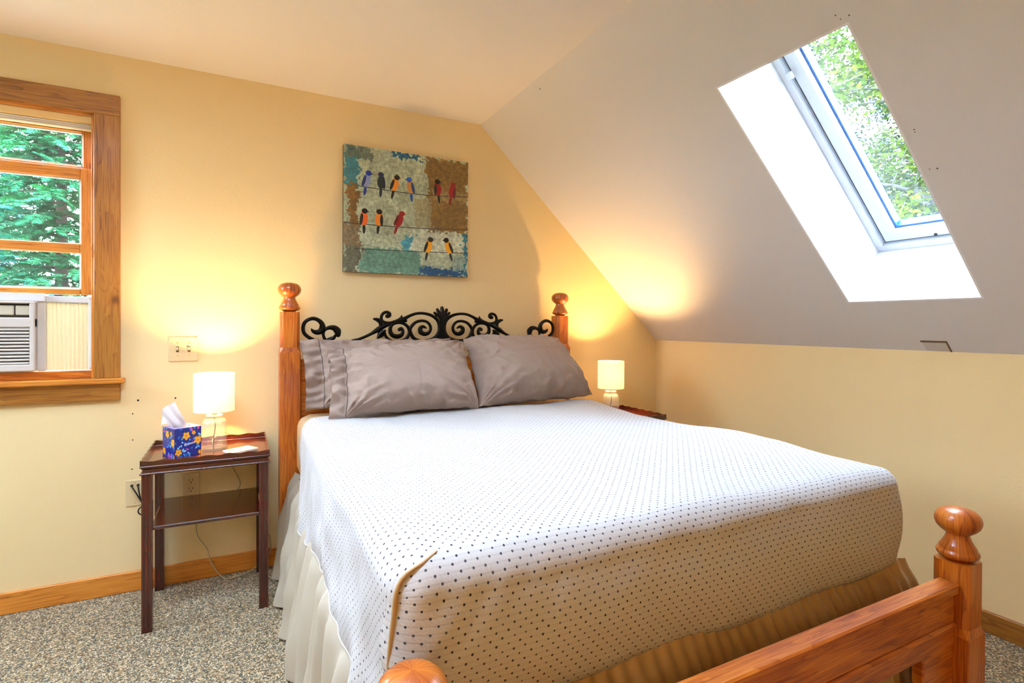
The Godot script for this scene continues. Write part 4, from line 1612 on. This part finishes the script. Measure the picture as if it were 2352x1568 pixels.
func build_wall_things() -> void:
	build_painting()
	# double switch
	var t := thing("light_switch", "cream wall plate with two toggle switches by the window", "light switch", Vector3(-0.2245, 1.026, 0))
	var st := mk()
	box2(st, Vector3(-0.283, 1.026, 0), Vector3(-0.166, 1.140, 0.006), 0.003)
	part(t, "plate", st, M.cream_plastic)
	for x in [-0.2475, -0.2015]:
		st = mk()
		box2(st, Vector3(x - 0.0055, 1.070, 0.005), Vector3(x + 0.0055, 1.096, 0.0075), 0.0008)
		part(t, "slot", st, mat(Color(0.30, 0.25, 0.16), 0.6))
		st = mk()
		box(st, Vector3(x, 1.085, 0.012), Vector3(0.009, 0.011, 0.018), 0.002, 2, Basis(Vector3.RIGHT, -0.5))
		part(t, "toggle", st, M.cream_plastic)
		for y in [1.053, 1.113]:
			st = mk()
			disc(st, Vector3(x, y, 0.005), Vector3(0, 0, 1), 0.0032, 0.0022, 10)
			part(t, "screw", st, M.brass)
	# duplex outlet behind the table
	t = thing("power_outlet", "cream duplex power outlet seen above the night table shelf", "outlet", Vector3(-0.193, 0.387, 0))
	st = mk()
	box2(st, Vector3(-0.230, 0.388, 0), Vector3(-0.157, 0.504, 0.006), 0.003)
	part(t, "plate", st, M.cream_plastic)
	for y in [0.466, 0.426]:
		st = mk()
		disc(st, Vector3(-0.1935, y, 0.004), Vector3(0, 0, 1), 0.0165, 0.0035, 20)
		var r := part(t, "receptacle", st, M.cream_plastic)
		st = mk()
		for x in [-0.2, -0.187]:
			box2(st, Vector3(x - 0.0012, y + 0.001, 0.007), Vector3(x + 0.0012, y + 0.010, 0.0079))
		disc(st, Vector3(-0.1935, y - 0.007, 0.007), Vector3(0, 0, 1), 0.0028, 0.0009, 10)
		part(r, "slots", st, M.black_plastic)
	# cable plate with its black leads
	t = thing("cable_plate", "cream wall plate with black cables coming out behind the table leg", "wall plate", Vector3(-0.408, 0.38, 0))
	st = mk()
	box2(st, Vector3(-0.445, 0.381, 0), Vector3(-0.372, 0.499, 0.005), 0.002)
	part(t, "plate", st, M.cream_plastic)
	for y in [0.486, 0.395]:
		st = mk()
		disc(st, Vector3(-0.409, y, 0.004), Vector3(0, 0, 1), 0.003, 0.002, 10)
		part(t, "screw", st, M.brass)
	for q in [[Vector3(-0.421, 0.474, 0.004), Vector3(-0.418, 0.470, 0.018), Vector3(-0.404, 0.444, 0.022), Vector3(-0.388, 0.41, 0.02), Vector3(-0.376, 0.378, 0.016), Vector3(-0.366, 0.36, 0.016)], [Vector3(-0.398, 0.474, 0.004), Vector3(-0.396, 0.468, 0.018), Vector3(-0.392, 0.44, 0.02), Vector3(-0.383, 0.40, 0.022), Vector3(-0.372, 0.375, 0.02)], [Vector3(-0.376, 0.384, 0.018), Vector3(-0.392, 0.37, 0.016), Vector3(-0.397, 0.355, 0.014), Vector3(-0.388, 0.342, 0.014), Vector3(-0.372, 0.338, 0.014), Vector3(-0.360, 0.35, 0.014), Vector3(-0.366, 0.366, 0.018), Vector3(-0.384, 0.360, 0.02)]]:
		st = mk()
		tube(st, curve_pts(q, 6), [0.0028], 8)
		part(t, "cable", st, M.black_plastic, "black cable")
	for q in [Vector3(-0.421, 0.474, 0.004), Vector3(-0.398, 0.474, 0.004)]:
		st = mk()
		disc(st, q, Vector3(0, 0, 1), 0.0055, 0.008, 12)
		part(t, "plug", st, M.black_plastic)

func build_painting() -> void:
	var x0 := 0.489
	var x1 := 1.187
	var y0 := 1.478
	var y1 := 2.142
	var t := thing("wall_picture", "square canvas print of small colourful birds on wires", "picture", Vector3((x0 + x1) * 0.5, y0, 0))
	var W := 768
	var px := PackedByteArray()
	px.resize(W * W * 3)
	var a := layer(256, 256, 0.02, 91, W, W)
	var b := layer(256, 256, 0.09, 92, W, W)
	var c := layer(W, 64, 0.2, 93, W, W, 2)
	var d := layer(64, W, 0.2, 94, W, W, 2)
	# broad patches of paint: x0 y0 x1 y1 in parts of the canvas, colour, raggedness
	var patches := [[0.0, 0.0, 1.0, 1.0, Color(0.62, 0.66, 0.55)], [0.0, 0.0, 0.12, 0.32, Color(0.16, 0.42, 0.47)], [0.02, 0.0, 0.2, 0.1, Color(0.35, 0.40, 0.34)], [0.36, 0.0, 0.6, 0.045, Color(0.05, 0.27, 0.40)], [0.64, 0.0, 1.0, 0.62, Color(0.42, 0.30, 0.11)], [0.68, 0.27, 1.0, 0.36, Color(0.52, 0.44, 0.26)], [0.03, 0.30, 0.10, 0.62, Color(0.44, 0.29, 0.08)], [0.0, 0.62, 0.12, 0.80, Color(0.43, 0.36, 0.24)], [0.0, 0.80, 0.11, 1.0, Color(0.33, 0.33, 0.25)], [0.12, 0.80, 0.60, 1.0, Color(0.33, 0.50, 0.43)], [0.50, 0.63, 0.98, 0.80, Color(0.72, 0.75, 0.66)], [0.46, 0.68, 0.53, 0.80, Color(0.20, 0.50, 0.58)], [0.58, 0.93, 1.0, 1.0, Color(0.03, 0.24, 0.42)], [0.965, 0.62, 1.0, 1.0, Color(0.12, 0.38, 0.46)], [0.86, 0.82, 0.97, 0.95, Color(0.52, 0.62, 0.57)], [0.54, 0.36, 0.68, 0.60, Color(0.56, 0.54, 0.40)]]
	for y in W:
		for x in W:
			var i := y * W + x
			var rx := (a[i] - 128) / 128.0 * 0.03 + (b[i] - 128) / 128.0 * 0.035
			var fx := float(x) / W + rx
			var fy := float(y) / W + (b[(i + W * 37) % (W * W)] - 128) / 128.0 * 0.035
			var col: Color = patches[0][4]
			for k in range(1, patches.size()):
				var p: Array = patches[k]
				if fx > p[0] and fx < p[2] and fy > p[1] and fy < p[3]:
					col = col.lerp(p[4], 0.9)
			var s := 0.86 + 0.30 * (b[i] / 255.0 - 0.5) + 0.26 * (c[i] / 255.0 - 0.5) + 0.26 * (d[i] / 255.0 - 0.5) + 0.2 * (a[i] / 255.0 - 0.5)
			px[i * 3] = clampi(int(col.r * s * 255 * 1.25), 0, 255)
			px[i * 3 + 1] = clampi(int(col.g * s * 255 * 1.25), 0, 255)
			px[i * 3 + 2] = clampi(int(col.b * s * 255 * 1.25), 0, 255)
	# wires
	for w in [[0.10, 0.315, 1.0, 0.30, 0.02], [0.0, 0.615, 1.0, 0.585, 0.012], [0.08, 0.815, 1.0, 0.79, 0.004]]:
		for k in W * 2:
			var f := k / (W * 2.0)
			var xx: float = lerpf(w[0], w[2], f)
			var yy: float = lerpf(w[1], w[3], f) + w[4] * sin(f * PI)
			blot(px, W, xx * W, yy * W, 2.2, 2.0, 0, Color(0.16, 0.13, 0.12, 0.8))
	# plain little birds: body, head, tail, beak
	var birds := [[0.17, 0.265, 0.15, Color(0.55, 0.60, 0.75), Color(0.06, 0.18, 0.55), 1], [0.28, 0.265, 0.05, Color(0.05, 0.12, 0.14), Color(0.05, 0.10, 0.25), -1], [0.385, 0.27, 0.2, Color(0.86, 0.50, 0.08), Color(0.07, 0.07, 0.06), 1], [0.51, 0.275, -0.1, Color(0.74, 0.52, 0.26), Color(0.06, 0.28, 0.62), -1], [0.735, 0.262, -0.12, Color(0.55, 0.04, 0.04), Color(0.05, 0.03, 0.04), 1], [0.86, 0.27, 0.2, Color(0.55, 0.05, 0.05), Color(0.50, 0.05, 0.05), -1], [0.15, 0.57, 0.0, Color(0.88, 0.36, 0.04), Color(0.06, 0.05, 0.06), 1], [0.265, 0.565, 0.1, Color(0.88, 0.48, 0.07), Color(0.07, 0.06, 0.06), -1], [0.42, 0.56, 0.3, Color(0.58, 0.05, 0.03), Color(0.55, 0.05, 0.03), 1], [0.66, 0.755, 0.2, Color(0.90, 0.62, 0.08), Color(0.06, 0.05, 0.05), 1], [0.83, 0.75, -0.25, Color(0.90, 0.62, 0.08), Color(0.06, 0.05, 0.05), -1]]
	for q in birds:
		var cx: float = q[0] * W
		var cy: float = q[1] * W
		var an: float = q[2]
		var up := Vector2(0, -1).rotated(an)
		var side: float = q[5]
		var tail := Vector2(cx, cy) - up * 62.0
		blot(px, W, tail.x, tail.y, 8, 32, an, (q[4] as Color).darkened(0.1))
		blot(px, W, cx, cy, 23, 42, an, q[3])
		var wing := Vector2(cx, cy) - Vector2(side * 15, -6).rotated(an)
		blot(px, W, wing.x, wing.y, 9, 36, an + side * 0.12, (q[4] as Color).lerp(Color(0.05, 0.05, 0.07), 0.4))
		var hd := Vector2(cx, cy) + up * 46.0 + Vector2(side * 4, 0)
		blot(px, W, hd.x + side * 17, hd.y + 2, 8, 3.5, side * 0.2, Color(0.75, 0.42, 0.10) if int(q[0] * 100) % 2 == 0 else Color(0.1, 0.08, 0.08))
		blot(px, W, hd.x, hd.y, 17, 16, 0, q[4])
	var m := mat(Color.WHITE, 0.6)
	m.albedo_texture = tex(W, W, px)
	var st := mk()
	var z := 0.032
	var e := 0.0
	for i in [0, 2, 1, 0, 3, 2]:
		var pp: Vector2 = [Vector2(x0, y0), Vector2(x1, y0), Vector2(x1, y1), Vector2(x0, y1)][i]
		st.set_normal(Vector3(0, 0, 1))
		st.set_uv(Vector2((pp.x - x0) / (x1 - x0), 1.0 - (pp.y - y0) / (y1 - y0)))
		st.add_vertex(Vector3(pp.x, pp.y, z))
	part(t, "printed_face", st, m, "printed canvas face")
	st = mk()
	box2(st, Vector3(x0, y0, 0.002), Vector3(x1, y1, z - 0.0008), 0.002)
	part(t, "canvas_edge", st, mat(Color(0.30, 0.29, 0.22), 0.7), "dark wrapped canvas edge")

# ---------------------------------------------------------------- outside
func build_outside() -> void:
	var st := mk()
	quad(st, Vector3(-60, -2.8, -60), Vector3(60, -2.8, -60), Vector3(60, -2.8, 60), Vector3(-60, -2.8, 60), Vector3.UP, 2)
	var gm := mat(Color(0.30, 0.38, 0.18), 0.95)
	struct_mesh("ground", st, gm, "lawn below the windows")
	# conifers beyond the window
	var spray := needle_spray()
	var n := 0
	for q in [[-4.3, -7.0, 8.5, 2.3, "blue-green spruce standing closest outside the pine window", Color(0.11, 0.35, 0.33)], [-2.85, -9.5, 9.5, 2.2, "green spruce a little farther off outside the pine window", Color(0.15, 0.40, 0.26)], [-5.2, -13.0, 12.0, 3.0, "tall dark spruce behind the others outside the window", Color(0.10, 0.33, 0.31)], [-1.0, -16.5, 7.0, 2.4, "low yellow-green conifer beside the open sky outside the window", Color(0.30, 0.42, 0.12)]]:
		conifer(Vector3(q[0], -2.8, q[1]), q[2], q[3], q[4], q[5], spray, n)
		n += 1
	# broad-leaved trees beyond the skylight
	leaf_tree(Vector3(8.2, -2.8, -0.4), 10.5, 2.6, "leafy tree with yellow-green leaves and a leaning trunk beyond the skylight", Color(0.25, 0.32, 0.07), 1, 0.0)
	leaf_tree(Vector3(14.4, -2.8, -3.2), 14.0, 3.0, "paler leafy tree farther away beyond the skylight", Color(0.10, 0.18, 0.18), 2, 0.0)
	leaf_tree(Vector3(8.6, -2.8, -4.9), 12.5, 2.7, "mid green leafy tree beside the yellow-green one beyond the skylight", Color(0.12, 0.20, 0.12), 3, 0.0)

func needle_spray() -> ArrayMesh:
	# a flat twig, 0.34 m long, with side twigs and needles
	var st := mk()
	var rg := RandomNumberGenerator.new()
	rg.seed = 9
	tri(st, Vector3(0, 0, -0.004), Vector3(0, 0, 0.004), Vector3(0.34, -0.02, 0), Vector3.UP)
	for i in 34:
		var f := i / 34.0
		var x := 0.02 + 0.32 * f
		for s in [-1.0, 1.0]:
			var L := lerpf(0.13, 0.04, f) * rg.randf_range(0.8, 1.15)
			var d := Vector3(0.75, rg.randf_range(-0.35, 0.25), s * 0.8).normalized() * L
			var w := Vector3(0.006, rg.randf_range(-0.006, 0.006), 0)
			var b := Vector3(x, -0.02 * f, 0)
			tri(st, b - w, b + w * 1.5, b + d, Vector3(rg.randf_range(-0.3, 0.3), 1, rg.randf_range(-0.3, 0.3)).normalized())
	return st.commit()

func multi(parent: Node3D, called: String, mesh: Mesh, xf: Array, cols: Array, m: Material) -> void:
	var mm := MultiMesh.new()
	mm.transform_format = MultiMesh.TRANSFORM_3D
	mm.use_colors = true
	mm.mesh = mesh
	mm.instance_count = xf.size()
	for i in xf.size():
		mm.set_instance_transform(i, xf[i])
		mm.set_instance_color(i, cols[i])
	var o := MultiMeshInstance3D.new()
	o.name = called
	o.multimesh = mm
	o.material_override = m
	o.set_meta("kind", "stuff")
	parent.add_child(o, true)
	o.global_transform = Transform3D.IDENTITY

func conifer(at: Vector3, h: float, r: float, label: String, col: Color, spray: ArrayMesh, sd: int) -> void:
	var rg := RandomNumberGenerator.new()
	rg.seed = 100 + sd
	var t := thing("spruce_tree", label, "tree", at, "trees outside the window")
	var st := mk()
	lathe(st, at, [0.17, 0.0, 0.13, h * 0.3, 0.08, h * 0.65, 0.0, h], 12)
	part(t, "trunk", st, mat(Color(0.22, 0.19, 0.17), 0.9))
	var bt := mk()
	var xf := []
	var cols := []
	var y := h * 0.12
	while y < h * 0.98:
		var k := y / h
		var br := r * pow(1.0 - k, 0.75) + 0.15
		var cnt := 7
		for b in cnt:
			var a := TAU * (b + rg.randf_range(-0.35, 0.35)) / cnt + y * 2.4
			var L := br * rg.randf_range(0.65, 1.1)
			var dir := Vector3(cos(a), 0, sin(a))
			var p0 := at + Vector3(0, y, 0)
			var P := []
			var steps := 7
			for i in steps + 1:
				var f := float(i) / steps
				P.append(p0 + dir * L * f + Vector3(0, L * (0.10 * f - 0.32 * f * f), 0))
			tube(bt, P, [0.018, 0.015, 0.012, 0.010, 0.008, 0.006, 0.005, 0.003], 4)
			var m := int(L * 11) + 3
			for i in m:
				var f := 0.12 + 0.88 * (i + rg.randf()) / m
				var p := p0 + dir * L * f + Vector3(0, L * (0.10 * f - 0.32 * f * f), 0)
				var sa := a + (1.0 if i % 2 == 0 else -1.0) * rg.randf_range(0.3, 1.1) * (1.0 - 0.5 * f)
				var bs := Basis(Vector3.UP, -sa) * Basis(Vector3(0, 0, 1), rg.randf_range(-0.65, 0.15)) * Basis(Vector3.RIGHT, rg.randf_range(-0.5, 0.5))
				var sc := rg.randf_range(0.75, 1.35)
				xf.append(Transform3D(bs.scaled(Vector3(sc, sc, sc)), p))
				var v := rg.randf_range(0.7, 1.35)
				cols.append(Color(v * rg.randf_range(0.85, 1.2), v, v * rg.randf_range(0.85, 1.15)))
		y += 0.17 + 0.05 * rg.randf()
	part(t, "branches", bt, mat(Color(0.25, 0.21, 0.17), 0.9))
	var fm := mat(col, 0.7)
	fm.vertex_color_use_as_albedo = true
	fm.backlight_enabled = true
	fm.backlight = Color(0.5, 0.6, 0.4)
	fm.metallic_specular = 0.12
	multi(t, "needles", spray, xf, cols, fm)

func leaf_tree(at: Vector3, h: float, r: float, label: String, col: Color, sd: int, lean: float) -> void:
	var rg := RandomNumberGenerator.new()
	rg.seed = 200 + sd
	var t := thing("leafy_tree", label, "tree", at, "trees beyond the skylight")
	var st := mk()
	tube(st, curve_pts([at, at + Vector3(0.05, h * 0.25, 0.1), at + Vector3(-0.1, h * 0.5, 0.05), at + Vector3(0.1, h * 0.75, -0.15), at + Vector3(0.1, h * 0.95, -0.1)], 5), [0.24, 0.235, 0.23, 0.225, 0.22, 0.21, 0.20, 0.19, 0.18, 0.17, 0.16, 0.15, 0.14, 0.12, 0.10, 0.09, 0.08, 0.06, 0.05, 0.04, 0.03], 10)
	part(t, "trunk", st, mat(Color(0.30, 0.31, 0.33), 0.9))
	var bt := mk()
	var xf := []
	var cols := []
	for b in 90:
		var k := rg.randf_range(0.30, 0.97)
		var a := rg.randf() * TAU
		var L := r * (0.45 + 0.55 * sin(k * PI)) * rg.randf_range(0.6, 1.1)
		var dir := Vector3(cos(a), rg.randf_range(0.1, 0.7), sin(a)).normalized()
		var p0 := at + Vector3(0, h * k * 0.95, 0)
		var p1 := p0 + dir * L * 0.5 + Vector3(rg.randf_range(-0.2, 0.2), 0.1, rg.randf_range(-0.2, 0.2))
		var p2 := p0 + dir * L + Vector3(0, -0.1 * L, 0)
		var Q := curve_pts([p0, p1, p2], 4)
		tube(bt, Q, [0.05, 0.045, 0.04, 0.034, 0.03, 0.024, 0.018, 0.012, 0.008], 5)
		for tw in 11:
			var q: Vector3 = Q[rg.randi_range(2, Q.size() - 1)]
			var e := q + Vector3(rg.randf_range(-1, 1), rg.randf_range(-0.6, 0.8), rg.randf_range(-1, 1)).normalized() * rg.randf_range(0.3, 0.75)
			tube(bt, [q, e], [0.010, 0.004], 4)
			for l in 56:
				var p := q.lerp(e, rg.randf_range(0.1, 1.1)) + Vector3(rg.randf_range(-1, 1), rg.randf_range(-1, 1), rg.randf_range(-1, 1)) * 0.16
				var bs := Basis.from_euler(Vector3(rg.randf_range(-1, 1), rg.randf() * TAU, rg.randf_range(-0.9, 0.9)))
				var sc := rg.randf_range(0.55, 1.0)
				xf.append(Transform3D(bs.scaled(Vector3(sc, sc, sc)), p))
				var v := rg.randf_range(0.5, 1.5)
				var yel := rg.randf()
				cols.append(Color(v * (0.7 + 0.7 * yel), v, v * rg.randf_range(0.6, 1.3)))
	part(t, "branches", bt, mat(Color(0.30, 0.31, 0.32), 0.9))
	# one leaf: a folded pointed oval
	var lf := mk()
	var out := [Vector3(0, 0, 0), Vector3(0.03, 0.006, 0.022), Vector3(0.065, 0.004, 0.02), Vector3(0.095, -0.006, 0), Vector3(0.065, 0.004, -0.02), Vector3(0.03, 0.006, -0.022)]
	var mid := Vector3(0.05, -0.004, 0)
	for i in 6: tri(lf, mid, out[i], out[(i + 1) % 6], Vector3.UP)
	var fm := mat(col, 0.8)
	fm.vertex_color_use_as_albedo = true
	fm.backlight_enabled = true
	fm.backlight = Color(0.6, 0.7, 0.3)
	fm.metallic_specular = 0.12
	multi(t, "leaves", lf.commit(), xf, cols, fm)
